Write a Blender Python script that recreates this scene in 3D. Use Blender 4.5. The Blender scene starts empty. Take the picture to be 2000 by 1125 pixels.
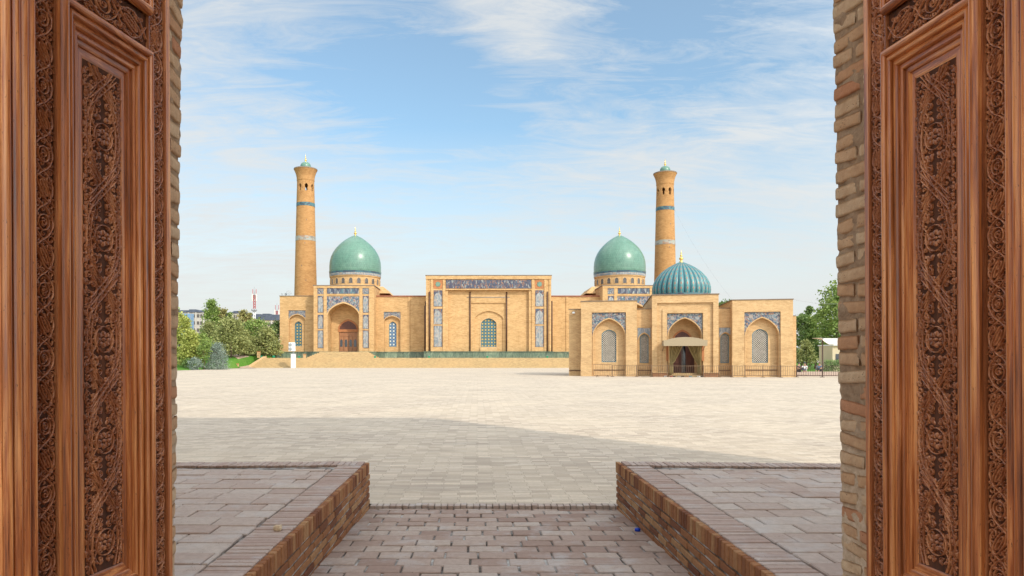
import bpy, math, random
from mathutils import Vector, Matrix, noise
R = math.radians
pi = math.pi
sc = bpy.context.scene
col = sc.collection
rnd = random.Random(7)

# ------------------------------------------------------------------ view geometry
F = 1333.0; CX = 933.0; HY = 700.0; EYE = 1.5
def PX(px, Y): return (px - CX) * Y / F
def PZ(py, Y): return EYE + (HY - py) * Y / F

cam = bpy.data.cameras.new("camera"); co = bpy.data.objects.new("camera", cam); col.objects.link(co)
co.location = (0, 0, EYE); co.rotation_euler = (R(90), 0, 0)
cam.sensor_width = 36; cam.lens = 36 * F / 2000
cam.shift_x = (1000 - CX) / 2000; cam.shift_y = (HY - 562.5) / 2000
cam.clip_end = 6000; cam.clip_start = 0.05
sc.camera = co
sc.render.resolution_x = 1024; sc.render.resolution_y = 576

# ------------------------------------------------------------------ mesh builder
class MB:
    def __init__(s): s.v = []; s.f = []; s.sm = []
    def add(s, vs, fs, smooth=False):
        o = len(s.v); s.v += [tuple(p) for p in vs]
        s.f += [tuple(i + o for i in f) for f in fs]; s.sm += [smooth] * len(fs)
        return s
    def quad(s, a, b, c, d, smooth=False): return s.add([a, b, c, d], [(0, 1, 2, 3)], smooth)
    def box(s, x0, x1, y0, y1, z0, z1):
        vs = [(x0,y0,z0),(x1,y0,z0),(x1,y1,z0),(x0,y1,z0),(x0,y0,z1),(x1,y0,z1),(x1,y1,z1),(x0,y1,z1)]
        return s.add(vs, [(0,3,2,1),(4,5,6,7),(0,1,5,4),(1,2,6,5),(2,3,7,6),(3,0,4,7)])
    def cbox(s, x0, x1, y0, y1, z0, z1, c=.006, jit=0.0, rot=0.0, rn=rnd):
        """box with chamfered edges, its corners slightly jittered"""
        cx, cy, cz = (x0+x1)/2, (y0+y1)/2, (z0+z1)/2
        hx, hy, hz = (x1-x0)/2, (y1-y0)/2, (z1-z0)/2
        c = min(c, hx*.45, hy*.45, hz*.45)
        vs = []; key = {}
        ca, sa = math.cos(rot), math.sin(rot)
        for sx in (-1,1):
            for sy in (-1,1):
                for sz in (-1,1):
                    j = [rn.uniform(-jit, jit) for _ in range(3)]
                    for ax in range(3):
                        p = [sx*(hx-c), sy*(hy-c), sz*(hz-c)]
                        p[ax] += (sx,sy,sz)[ax]*c
                        p = [p[k]+j[k] for k in range(3)]
                        key[(sx,sy,sz,ax)] = len(vs)
                        vs.append((cx+p[0]*ca-p[1]*sa, cy+p[0]*sa+p[1]*ca, cz+p[2]))
        fs = []
        K = key
        for sgn in (-1,1):
            q = [K[(sgn,a,b,0)] for a,b in ((-1,-1),(1,-1),(1,1),(-1,1))]; fs.append(q if sgn>0 else q[::-1])
            q = [K[(a,sgn,b,1)] for a,b in ((-1,-1),(1,-1),(1,1),(-1,1))]; fs.append(q[::-1] if sgn>0 else q)
            q = [K[(a,b,sgn,2)] for a,b in ((-1,-1),(1,-1),(1,1),(-1,1))]; fs.append(q if sgn>0 else q[::-1])
        for a in (-1,1):
            for b in (-1,1):
                q = [K[(a,b,-1,0)],K[(a,b,1,0)],K[(a,b,1,1)],K[(a,b,-1,1)]]; fs.append(q if a*b<0 else q[::-1])
                q = [K[(a,-1,b,0)],K[(a,1,b,0)],K[(a,1,b,2)],K[(a,-1,b,2)]]; fs.append(q if a*b>0 else q[::-1])
                q = [K[(-1,a,b,1)],K[(1,a,b,1)],K[(1,a,b,2)],K[(-1,a,b,2)]]; fs.append(q if a*b<0 else q[::-1])
                for d in (-1,1):
                    t = [K[(a,b,d,0)],K[(a,b,d,1)],K[(a,b,d,2)]]; fs.append(t if a*b*d>0 else t[::-1])
        return s.add(vs, fs)
    def lathe(s, cx, cy, prof, n=32, smooth=True, rf=None, a0=0.0, a1=2*pi):
        full = abs(a1-a0-2*pi) < 1e-6
        m = n if full else n+1
        vs = []
        for (r, z) in prof:
            for i in range(m):
                a = a0+(a1-a0)*i/n
                rr = r*(rf(a, z, r) if rf else 1)
                vs.append((cx+rr*math.cos(a), cy+rr*math.sin(a), z))
        fs = []
        for k in range(len(prof)-1):
            for i in range(n):
                j = (i+1) % m if full else i+1
                fs.append((k*m+i, k*m+j, (k+1)*m+j, (k+1)*m+i))
        return s.add(vs, fs, smooth)
    def tube(s, pts, r, n=8, r1=None, smooth=True, cap=True):
        pts = [Vector(p) for p in pts]; vs = []; L = len(pts)
        up = None
        for i, p in enumerate(pts):
            t = (pts[min(i+1, L-1)]-pts[max(i-1, 0)]).normalized()
            if up is None: up = t.orthogonal().normalized()
            up = (up-t*up.dot(t)).normalized(); w = t.cross(up)
            rr = r if r1 is None else r+(r1-r)*i/(L-1)
            for k in range(n):
                a = 2*pi*k/n; vs.append(p+(up*math.cos(a)+w*math.sin(a))*rr)
        fs = [(i*n+k, i*n+(k+1)%n, (i+1)*n+(k+1)%n, (i+1)*n+k) for i in range(L-1) for k in range(n)]
        s.add(vs, fs, smooth)
        if cap:
            o = len(s.v)-L*n
            s.f += [tuple(o+k for k in range(n))[::-1], tuple(o+(L-1)*n+k for k in range(n))]; s.sm += [False]*2
        return s
    def prism(s, poly, y0, y1):
        """polygon in x,z (counter-clockwise seen from -y) extruded from y0 (front) to y1"""
        n = len(poly)
        vs = [(x,y0,z) for x,z in poly]+[(x,y1,z) for x,z in poly]
        fs = [tuple(range(n)), tuple(range(2*n-1, n-1, -1))]+[(i, i+n, (i+1)%n+n, (i+1)%n) for i in range(n)]
        return s.add(vs, fs)
    def grid(s, fn, nu, nv, smooth=True):
        vs = [fn(i/nu, j/nv) for j in range(nv+1) for i in range(nu+1)]
        fs = [(j*(nu+1)+i, j*(nu+1)+i+1, (j+1)*(nu+1)+i+1, (j+1)*(nu+1)+i) for j in range(nv) for i in range(nu)]
        return s.add(vs, fs, smooth)

def build(name, mb, mat, parent=None, mir=None, label=None, xf=None, org=None):
    vs = mb.v; fs = mb.f
    if xf is not None: vs = [tuple(xf @ Vector(p)) for p in vs]
    if mir is not None:
        vs = [(2*mir-x, y, z) for x, y, z in vs]; fs = [f[::-1] for f in fs]
    if xf is not None and xf.determinant() < 0: fs = [f[::-1] for f in fs]
    if parent is not None:
        ox, oy, oz = root_of(parent)
        vs = [(x-ox, y-oy, z-oz) for x, y, z in vs]
    if org is not None:
        gx = (2*mir-org[0] if mir is not None else org[0])-(ox if parent is not None else 0); gy_ = org[1]-(oy if parent is not None else 0)
        vs = [(x-gx, y-gy_, z) for x, y, z in vs]
    me = bpy.data.meshes.new(name); me.from_pydata(vs, [], fs); me.update()
    me.polygons.foreach_set("use_smooth", mb.sm)
    me.materials.append(mat)
    o = bpy.data.objects.new(name, me); col.objects.link(o)
    if parent is not None: o.parent = parent
    if org is not None: o.location = (gx, gy_, 0)
    if parent is not None and parent.parent is not None: o.location = Vector(o.location)-parent.location
    if label: o["label"] = label
    return o
def root_of(o):
    while o.parent is not None: o = o.parent
    return o.location
def thing(name, label, cat, loc, group=None):
    o = bpy.data.objects.new(name, None); col.objects.link(o); o.location = loc
    o.empty_display_size = .2
    o["label"] = label; o["category"] = cat
    if group: o["group"] = group
    return o
def tag(o, label, cat, group=None):
    o["label"] = label; o["category"] = cat
    if group: o["group"] = group
    return o
def struct(name, mb, mat, kind="structure"):
    o = build(name, mb, mat); o["kind"] = kind; return o

# ------------------------------------------------------------------ materials
class NT:
    def __init__(s, name):
        s.m = bpy.data.materials.new(name); s.m.use_nodes = True
        s.t = s.m.node_tree; s.b = s.t.nodes["Principled BSDF"]
        s.tc = s.t.nodes.new("ShaderNodeTexCoord"); s.geo = None
    def n(s, typ, **kw):
        nd = s.t.nodes.new(typ)
        for k, v in kw.items():
            if k in nd.inputs.keys(): s.set(nd.inputs[k], v)
            else: setattr(nd, k, v)
        return nd
    def set(s, sock, v):
        if isinstance(v, bpy.types.NodeSocket): s.t.links.new(v, sock)
        elif isinstance(v, (tuple, list)) and len(v) == 3 and sock.type == 'RGBA': sock.default_value = (*v, 1)
        else: sock.default_value = v
    def obj(s): return s.tc.outputs["Object"]
    def map(s, scale=(1,1,1), src=None, loc=(0,0,0), rot=(0,0,0)):
        nd = s.n("ShaderNodeMapping"); s.set(nd.inputs["Vector"], src or s.obj())
        nd.inputs["Scale"].default_value = scale; nd.inputs["Location"].default_value = loc; nd.inputs["Rotation"].default_value = rot
        return nd.outputs[0]
    def noise(s, scale, vec=None, detail=4, rough=.55, dist=0):
        nd = s.n("ShaderNodeTexNoise"); s.set(nd.inputs["Vector"], vec or s.obj())
        nd.inputs["Scale"].default_value = scale; nd.inputs["Detail"].default_value = detail
        nd.inputs["Roughness"].default_value = rough; nd.inputs["Distortion"].default_value = dist
        return nd.outputs["Fac"]
    def vor(s, scale, vec=None, out="Color", feature='F1'):
        nd = s.n("ShaderNodeTexVoronoi", feature=feature); s.set(nd.inputs["Vector"], vec or s.obj())
        nd.inputs["Scale"].default_value = scale
        return nd.outputs[out]
    def ramp(s, fac, stops, interp='LINEAR'):
        nd = s.n("ShaderNodeValToRGB"); s.set(nd.inputs[0], fac); cr = nd.color_ramp; cr.interpolation = interp
        while len(cr.elements) < len(stops): cr.elements.new(1)
        for e, (p, c) in zip(cr.elements, stops):
            e.position = p; e.color = (*c, 1) if isinstance(c, (tuple, list)) else (c, c, c, 1)
        return nd.outputs[0]
    def math(s, op, a, b=None, c=None):
        nd = s.n("ShaderNodeMath", operation=op); s.set(nd.inputs[0], a)
        if b is not None: s.set(nd.inputs[1], b)
        if c is not None: s.set(nd.inputs[2], c)
        return nd.outputs[0]
    def mix(s, fac, a, b, mode='MIX'):
        nd = s.n("ShaderNodeMix", data_type='RGBA', blend_type=mode)
        s.set(nd.inputs[0], fac); s.set(nd.inputs[6], a); s.set(nd.inputs[7], b)
        return nd.outputs[2]
    def sep(s, v=None):
        nd = s.n("ShaderNodeSeparateXYZ"); s.set(nd.inputs[0], v or s.obj()); return nd.outputs
    def comb(s, x, y, z):
        nd = s.n("ShaderNodeCombineXYZ")
        for k, v in enumerate((x, y, z)): s.set(nd.inputs[k], v)
        return nd.outputs[0]
    def island(s):
        if not s.geo: s.geo = s.n("ShaderNodeNewGeometry")
        return s.geo.outputs["Random Per Island"]
    def wallvec(s):
        x, y, z = s.sep()
        return s.comb(s.math('ADD', x, y), z, 0.0)
    def bump(s, h, strength=.3, dist=.01):
        nd = s.n("ShaderNodeBump"); s.set(nd.inputs["Height"], h)
        nd.inputs["Strength"].default_value = strength; nd.inputs["Distance"].default_value = dist
        s.t.links.new(nd.outputs[0], s.b.inputs["Normal"])
    def done(s, color, rough=.8, metal=0, spec=.3, coat=0):
        s.set(s.b.inputs["Base Color"], color); s.set(s.b.inputs["Roughness"], rough)
        s.set(s.b.inputs["Metallic"], metal); s.b.inputs["Specular IOR Level"].default_value = spec
        if coat: s.b.inputs["Coat Weight"].default_value = coat; s.b.inputs["Coat Roughness"].default_value = .14
        return s.m

def m_plain(name, c, rough=.7, metal=0, var=.15, scale=3, spec=.3):
    t = NT(name); f = t.noise(scale, detail=5)
    a = tuple(x*(1-var) for x in c); b = tuple(min(1, x*(1+var)) for x in c)
    return t.done(t.ramp(f, [(.3, a), (.7, b)]), rough, metal, spec)

def m_facade(name, c1, c2, c3, round_r=None, bw=.5, bh=.14):
    """coursed tan brick, seen from tens of metres: brick-by-brick tone, blotches, level bands"""
    t = NT(name)
    if round_r:
        x, y, z = t.sep(); a = t.math('ARCTAN2', y, x)
        v = t.comb(t.math('MULTIPLY', a, round_r), z, 0.0)
    else: v = t.wallvec()
    br = t.n("ShaderNodeTexBrick"); t.set(br.inputs["Vector"], v)
    t.set(br.inputs["Color1"], c1); t.set(br.inputs["Color2"], c2); t.set(br.inputs["Mortar"], c3)
    br.inputs["Scale"].default_value = 1; br.inputs["Brick Width"].default_value = bw; br.inputs["Row Height"].default_value = bh
    br.inputs["Mortar Size"].default_value = .012; br.inputs["Mortar Smooth"].default_value = .3; br.inputs["Bias"].default_value = 0
    n1 = t.noise(.5, t.map((1, 2.2, 1), v), 6, .65)
    n2 = t.noise(3.5, t.map((1, 3, 1), v), 5, .7)
    c = t.mix(t.ramp(n1, [(.35, 0.0), (.7, .55)]), br.outputs[0], tuple(min(1, k*1.22) for k in c1))
    c = t.mix(t.ramp(n2, [(.52, 0.0), (.72, .55)]), c, tuple(k*f for k, f in zip(c2, (.80, .68, .55))))
    n3 = t.noise(1.1, t.map((1, .35, 1), v, loc=(7, 3, 0)), 4, .6)
    c = t.mix(t.ramp(n3, [(.60, 0.0), (.8, .35)]), c, (c1[0]*1.05, c1[1]*.86, c1[2]*.8))
    n6 = t.noise(1.0, t.map((2.2, 4.2, 1), v, loc=(3, 8, 0)), 8, .88)
    c = t.mix(t.ramp(n6, [(.34, .60), (.48, 0.0)]), c, tuple(k*f for k, f in zip(c2, (.74, .60, .48))))
    c = t.mix(t.ramp(n6, [(.54, 0.0), (.70, .55)]), c, (min(1, c1[0]*1.18), c1[1]*1.26, c1[2]*1.38))
    n7 = t.noise(1.0, t.map((.9, .12, 1), v, loc=(1, 1, 0)), 4, .6)
    c = t.mix(t.ramp(n7, [(.58, 0.0), (.78, .30)]), c, (c2[0]*.7, c2[1]*.66, c2[2]*.62))
    t.bump(br.outputs["Fac"], .25, -.01)
    return t.done(c, .9, 0, .15)

def m_tile(name, cols, scale=6.0, squash=1.0, border=None, round_r=None):
    """mosaic faience: small many-coloured pieces on a blue ground with a scrolling figure"""
    t = NT(name)
    if round_r:
        x, y, z = t.sep(); v = t.comb(t.math('MULTIPLY', t.math('ARCTAN2', y, x), round_r), z, 0.0)
    else: v = t.wallvec()
    v2 = t.map((1, squash, 1), v)
    cellv = t.vor(scale, v2, "Color")
    r = t.sep(cellv)[0]
    base = t.ramp(r, [(i/len(cols), c) for i, c in enumerate(cols)], 'CONSTANT')
    # curling lines
    w = t.n("ShaderNodeTexWave", wave_type='RINGS', rings_direction='Z'); t.set(w.inputs["Vector"], v2)
    w.inputs["Scale"].default_value = scale*.22; w.inputs["Distortion"].default_value = 9; w.inputs["Detail"].default_value = 2; w.inputs["Detail Scale"].default_value = 1.6
    c = t.mix(t.ramp(w.outputs["Fac"], [(.62, 0.0), (.7, .6)]), base, cols[0])
    t.bump(cellv, .1, .01)
    return t.done(c, .35, 0, .5)

def m_islands(name, stops, nscale=40, pits=True, rough=.9, bumpd=.004, bumps=.6, blotch=None, spec=.2):
    t = NT(name)
    c = t.ramp(t.island(), stops)
    n1 = t.noise(nscale, detail=8, rough=.7)
    c = t.mix(t.ramp(n1, [(.35, .35), (.65, 0.0)]), c, tuple(k*.55 for k in stops[0][1]))
    n2 = t.noise(nscale*.16, detail=6, rough=.65)
    if blotch: c = t.mix(t.ramp(n2, [(.52, 0.0), (.7, .55)]), c, blotch)
    h = n1
    if pits:
        p = t.vor(nscale*3.2, None, "Distance")
        pm = t.ramp(p, [(.08, 0.0), (.25, 1.0)])
        gate = t.ramp(t.noise(nscale*.5, t.map((1,1,1), loc=(3,9,1)), 3), [(.55, 1.0), (.62, 0.0)])
        pm2 = t.math('MAXIMUM', pm, gate)
        c = t.mix(pm2, tuple(k*.35 for k in stops[0][1]), c)
        h = t.math('ADD', n1, t.math('MULTIPLY', pm2, .6))
    t.bump(h, bumps, bumpd)
    return t.done(c, rough, 0, spec)

def m_wood(name, dark, mid, light, horiz=False, rough=.38, coat=.35, wear=True):
    t = NT(name)
    sc1 = (40, 1.2, 40) if horiz else (40, 40, 1.2)
    g = t.noise(1.0, t.map(sc1), 6, .6, .4)
    g2 = t.noise(1.0, t.map((170, 5, 170) if horiz else (170, 170, 5)), 4, .6, .2)
    f = t.math('ADD', t.math('MULTIPLY', g, .65), t.math('MULTIPLY', g2, .35))
    c = t.ramp(f, [(.34, dark), (.48, mid), (.62, light)])
    big = t.noise(1.0, t.map((3, 3, .9)), 3, .5)
    c = t.mix(t.ramp(big, [(.4, 0.0), (.7, .5)]), c, tuple(k*.62 for k in mid))
    if wear:
        sp = t.noise(1.0, t.map((260, 260, 60)), 2, .5)
        c = t.mix(t.ramp(sp, [(.68, 0.0), (.74, .7)]), c, (.05, .018, .008))
    t.bump(f, .35, .003)
    rr = t.ramp(g2, [(.3, rough-.08), (.7, rough+.15)])
    return t.done(c, rr, 0, .5, coat)

tan1, tan2, tanm = (.60, .385, .185), (.43, .252, .105), (.38, .25, .13)
M = {}
M['brick'] = m_facade("tan_brick", tan1, tan2, tanm)
M['brick_dim'] = m_facade("tan_brick_inner", (.55, .33, .14), (.47, .27, .105), (.44, .29, .14))
M['brick_fine'] = m_facade("tan_brick_fine", (.63, .42, .215), (.47, .29, .135), (.42, .285, .155), bw=.27, bh=.075)
M['brick_min'] = m_facade("minaret_brick", (.48, .262, .105), (.36, .18, .066), (.31, .175, .08), round_r=1.8, bw=.45, bh=.16)
M['coping'] = m_plain("coping_metal", (.20, .15, .11), .6)
M['coping_red'] = m_plain("coping_red", (.30, .11, .06), .6)
M['green_marble'] = None
def mk_marble():
    t = NT("green_marble")
    v = t.wallvec()
    n1 = t.noise(2.2, t.map((1, .4, 1), v), 8, .7, 1.5)
    c = t.ramp(n1, [(.3, (.05, .09, .065)), (.5, (.13, .19, .13)), (.68, (.25, .30, .20))])
    br = t.n("ShaderNodeTexBrick"); t.set(br.inputs["Vector"], v); br.inputs["Scale"].default_value = 1
    br.inputs["Brick Width"].default_value = 1.1; br.inputs["Row Height"].default_value = 1.2; br.inputs["Mortar Size"].default_value = .02
    t.set(br.inputs["Color1"], (.75, .75, .75)); t.set(br.inputs["Color2"], (1.25, 1.2, 1.2)); t.set(br.inputs["Mortar"], (.25, .25, .25))
    return t.done(t.mix(1.0, c, br.outputs[0], 'MULTIPLY'), .35, 0, .5)
M['green_marble'] = mk_marble()
blu = (.07, .09, .13); pale = (.34, .34, .30); trq = (.09, .17, .19); orn = (.34, .18, .10); navy = (.05, .055, .085); gry = (.17, .18, .20)
M['tile'] = m_tile("faience_mixed", [blu, gry, pale, trq, orn, navy, gry, (.33, .24, .22)], 4.6)
M['tile_fine'] = m_tile("faience_fine", [blu, gry, pale, trq, orn, navy, gry, pale, (.33, .24, .22)], 8.5)
M['tile_frieze'] = m_tile("faience_frieze", [navy, blu, pale, trq, navy, gry, pale], 3.4, .35)
M['tile_dark'] = m_tile("faience_dark_frieze", [navy, (.07, .055, .085), (.26, .26, .24), (.26, .13, .08), navy, blu, (.16, .11, .10)], 5.5, .55)
M['tile_white'] = m_tile("faience_pale", [(.29, .29, .28), (.38, .37, .34), (.19, .21, .24), (.34, .27, .22), (.34, .33, .30), (.16, .20, .22)], 6, .5)
M['tile_teal'] = m_tile("faience_teal_band", [(.05, .14, .16), (.035, .075, .10), (.08, .17, .17), navy], 3, 1, round_r=1.6)
M['tile_chain'] = m_tile("faience_chain_band", [(.34, .30, .24), (.34, .19, .11), (.30, .30, .25), (.20, .17, .14)], 2.4, 1, round_r=1.6)
def mk_lattice(name, ground, dot, line, s=2.6):
    t = NT(name); x, y, z = t.sep(); u = t.math('ADD', x, y)
    a = t.math('SINE', t.math('MULTIPLY', t.math('ADD', u, z), s*pi)); b = t.math('SINE', t.math('MULTIPLY', t.math('SUBTRACT', u, z), s*pi))
    p = t.math('MULTIPLY', a, b)
    c = t.mix(t.ramp(p, [(.34, 0.0), (.50, 1.0)]), ground, dot)
    q = t.math('ABSOLUTE', p)
    c = t.mix(t.ramp(q, [(.10, .85), (.22, 0.0)]), c, line)
    return t.done(c, .6, 0, .2)
M['lattice_teal'] = mk_lattice("teal_stained_lattice", (.075, .16, .18), (.50, .34, .09), (.05, .10, .15), 1.9)
M['lattice_blue'] = mk_lattice("blue_stained_lattice", (.13, .22, .34), (.55, .58, .50), (.05, .07, .16), 1.7)
M['lattice_white'] = m_plain("white_plaster_lattice", (.62, .56, .46), .8)
M['window_dark'] = m_plain("window_dark", (.10, .085, .075), .3, 0, .5, 6, .5)
M['glass'] = m_plain("dark_glass", (.02, .025, .03), .08, 0, .2, 1, .6)
M['blue_frame'] = m_plain("teal_frame", (.10, .21, .25), .5)
def mk_dome(name, c1, c2, c3, R0):
    t = NT(name); x, y, z = t.sep(); a = t.math('MULTIPLY', t.math('ARCTAN2', y, x), R0)
    v = t.comb(a, z, 0.0)
    br = t.n("ShaderNodeTexBrick"); t.set(br.inputs["Vector"], v); br.inputs["Scale"].default_value = 1
    br.inputs["Brick Width"].default_value = .38; br.inputs["Row Height"].default_value = .38; br.inputs["Mortar Size"].default_value = .02
    t.set(br.inputs["Color1"], c1); t.set(br.inputs["Color2"], c2); t.set(br.inputs["Mortar"], c3)
    n = t.noise(1.2, None, 6, .7)
    c = t.mix(t.ramp(n, [(.4, 0.0), (.75, .5)]), br.outputs[0], tuple(min(1, k*1.35) for k in c1))
    n2 = t.noise(6, t.map((1, 1, .5)), 4, .7)
    c = t.mix(t.ramp(n2, [(.50, 0.0), (.72, .7)]), c, tuple(k*.6 for k in c2))
    n8 = t.noise(1.0, t.map((1.5, 1.5, .22), loc=(4, 0, 2)), 5, .7)
    c = t.mix(t.ramp(n8, [(.52, 0.0), (.72, .5)]), c, (c1[0]*1.5, c1[1]*1.2, c1[2]*1.25))
    t.bump(t.math('ADD', br.outputs["Fac"], t.math('MULTIPLY', n2, .5)), .12, -.02)
    return t.done(c, .3, 0, .5)
M['dome'] = mk_dome("green_dome_tile", (.125, .245, .175), (.105, .215, .155), (.075, .145, .11), 4.7)
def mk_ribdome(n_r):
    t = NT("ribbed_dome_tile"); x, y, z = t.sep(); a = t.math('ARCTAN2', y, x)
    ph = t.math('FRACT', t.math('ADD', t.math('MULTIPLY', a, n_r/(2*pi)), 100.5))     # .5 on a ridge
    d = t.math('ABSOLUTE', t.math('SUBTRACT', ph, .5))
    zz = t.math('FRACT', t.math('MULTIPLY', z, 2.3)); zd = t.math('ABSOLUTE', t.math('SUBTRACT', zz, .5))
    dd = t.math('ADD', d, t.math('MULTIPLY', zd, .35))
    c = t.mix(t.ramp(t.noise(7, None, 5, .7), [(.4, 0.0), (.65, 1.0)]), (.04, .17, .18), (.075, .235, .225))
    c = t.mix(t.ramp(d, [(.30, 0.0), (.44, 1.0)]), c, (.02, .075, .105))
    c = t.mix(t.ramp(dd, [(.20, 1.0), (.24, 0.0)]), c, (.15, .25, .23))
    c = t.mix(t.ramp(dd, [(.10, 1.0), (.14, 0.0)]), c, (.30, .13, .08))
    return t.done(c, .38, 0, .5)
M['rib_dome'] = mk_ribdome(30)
M['gold'] = m_plain("gold", (.80, .52, .14), .28, .9, .1)
M['door_far'] = m_wood("far_door_wood", (.22, .085, .03), (.36, .15, .06), (.46, .22, .10), rough=.5, coat=0, wear=False)
M['door_dark'] = m_wood("dark_door_wood", (.05, .014, .008), (.10, .028, .014), (.17, .05, .025), rough=.5, coat=0, wear=False)
M['terracotta'] = m_plain("terracotta_trim", (.42, .17, .07), .8)
M['dark_metal'] = m_plain("brown_iron", (.075, .045, .035), .5, 0, .3)
M['fence_metal'] = m_plain("ochre_brown_iron", (.16, .10, .06), .5, 0, .3)
M['pipe'] = m_plain("dark_drainpipe", (.085, .04, .028), .5)
M['white'] = m_plain("white_paint", (.78, .78, .76), .5, 0, .04)
M['grey'] = m_plain("grey_plastic", (.30, .31, .31), .5)
M['green_plastic'] = m_plain("green_plastic", (.01, .25, .13), .4)
M['awning'] = m_plain("taupe_awning_cloth", (.36, .285, .185), .85, 0, .08, 12)
M['curtain'] = m_plain("cream_curtain", (.38, .29, .135), .9, 0, .15, 9)
M['canopy'] = m_plain("pale_canopy", (.68, .64, .56), .8)
M['dark_roof'] = m_plain("slate_roof", (.085, .10, .13), .7, 0, .25, 1)
M['apt_cream'] = m_plain("apartment_render", (.48, .44, .38), .9, 0, .08, .6)
M['apt_yellow'] = m_plain("apartment_yellow", (.60, .50, .33), .9, 0, .08, .6)
M['blue_glass'] = m_plain("blue_curtain_wall", (.16, .28, .42), .25, 0, .15, 2, .5)
M['mast_red'] = m_plain("mast_red", (.35, .04, .04), .6)
M['bark'] = m_plain("bark", (.16, .11, .08), .95, 0, .4, 14)
M['blue_cap'] = m_plain("blue_plastic", (.01, .05, .45), .35, 0, .05)
M['pebble'] = m_plain("sandstone_pebble", (.60, .47, .32), .9, 0, .3, 60)
def m_leaf(name, a, b, c):
    t = NT(name)
    f = t.math('ADD', t.math('MULTIPLY', t.island(), .42), t.math('MULTIPLY', t.noise(.8, None, 3), .58))
    cc = t.ramp(f, [(.2, a), (.5, b), (.8, c)])
    m = t.done(cc, .6, 0, .3)
    try:
        t.b.inputs["Subsurface Weight"].default_value = 0
    except Exception: pass
    tr = t.n("ShaderNodeBsdfTranslucent"); t.set(tr.inputs[0], cc)
    mx = t.n("ShaderNodeMixShader"); mx.inputs[0].default_value = .3
    out = t.t.nodes["Material Output"]
    t.t.links.new(t.b.outputs[0], mx.inputs[1]); t.t.links.new(tr.outputs[0], mx.inputs[2]); t.t.links.new(mx.outputs[0], out.inputs[0])
    return m
M['leaf_light'] = m_leaf("leaf_yellow_green", (.24, .28, .06), (.40, .43, .10), (.55, .54, .17))
M['leaf_olive'] = m_leaf("leaf_olive", (.15, .17, .055), (.30, .32, .11), (.48, .47, .18))
M['leaf_mid'] = m_leaf("leaf_mid_green", (.12, .18, .045), (.22, .31, .07), (.38, .45, .13))
M['leaf_dark'] = m_leaf("leaf_dark_green", (.08, .13, .04), (.17, .25, .075), (.29, .38, .12))
M['leaf_rust'] = m_leaf("leaf_autumn", (.27, .26, .09), (.40, .36, .13), (.54, .44, .18))
M['leaf_blue'] = m_leaf("leaf_blue_spruce", (.15, .20, .155), (.27, .33, .27), (.42, .47, .38))

# carved door and foreground
M['wood'] = m_wood("varnished_walnut", (.07, .014, .004), (.45, .140, .036), (.88, .42, .15))
M['wood_h'] = m_wood("varnished_walnut_rail", (.07, .014, .004), (.45, .140, .036), (.88, .42, .15), horiz=True)
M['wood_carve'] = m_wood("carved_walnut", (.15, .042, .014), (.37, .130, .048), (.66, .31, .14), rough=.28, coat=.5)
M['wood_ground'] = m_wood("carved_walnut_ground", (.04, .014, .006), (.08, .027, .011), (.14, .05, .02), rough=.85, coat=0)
M['jamb_brick'] = m_islands("old_jamb_brick", [(0, (.50, .24, .13)), (.2, (.54, .34, .19)), (.6, (.58, .41, .25)), (1, (.63, .48, .31))], 26, True, .95, .006, .8)
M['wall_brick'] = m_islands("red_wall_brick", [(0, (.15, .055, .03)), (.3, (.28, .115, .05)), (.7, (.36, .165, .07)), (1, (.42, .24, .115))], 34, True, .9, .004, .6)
M['path_brick'] = m_islands("worn_paving_brick", [(0, (.31, .21, .165)), (.4, (.385, .28, .225)), (.75, (.43, .33, .27)), (1, (.48, .39, .325))], 22, True, .85, .003, .5, (.47, .44, .42))
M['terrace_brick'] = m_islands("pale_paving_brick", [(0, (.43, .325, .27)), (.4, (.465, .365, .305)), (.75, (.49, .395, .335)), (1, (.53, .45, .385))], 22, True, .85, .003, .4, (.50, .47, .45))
M['coping_brick'] = m_islands("coping_brick", [(0, (.40, .285, .235)), (.5, (.44, .33, .275)), (1, (.48, .385, .33))], 30, True, .85, .003, .5, (.46, .43, .42))
def mk_mortar(name, a, b, c):
    t = NT(name); n = t.noise(30, None, 8, .7); n2 = t.noise(5, None, 5)
    cc = t.mix(t.ramp(n2, [(.45, 0.0), (.65, 1.0)]), t.ramp(n, [(.35, a), (.7, b)]), c)
    t.bump(n, .8, .006); return t.done(cc, .95, 0, .1)
def mk_jamb_mortar():
    """tan and dark in the joints above, smeared with pale repair mortar towards the ground"""
    t = NT("jamb_mortar"); n = t.noise(30, None, 8, .7); z = t.sep()[2]
    zz = t.math('ADD', z, t.math('MULTIPLY', t.noise(4, None, 5), 1.2))
    lowm = t.ramp(t.math('MULTIPLY', zz, .4), [(.62, 1.0), (.86, 0.0)])
    cc = t.mix(lowm, t.ramp(n, [(.35, (.26, .18, .115)), (.7, (.44, .32, .21))]), t.ramp(n, [(.35, (.44, .33, .22)), (.7, (.66, .53, .39))]))
    t.bump(n, .8, .006); return t.done(cc, .95, 0, .1)
M['jamb_mortar'] = mk_jamb_mortar()
M['mortar'] = mk_mortar("old_mortar", (.30, .24, .18), (.46, .38, .29), (.55, .47, .37))
M['joint'] = mk_mortar("paving_joint", (.05, .042, .036), (.20, .17, .145), (.50, .48, .45))
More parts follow.
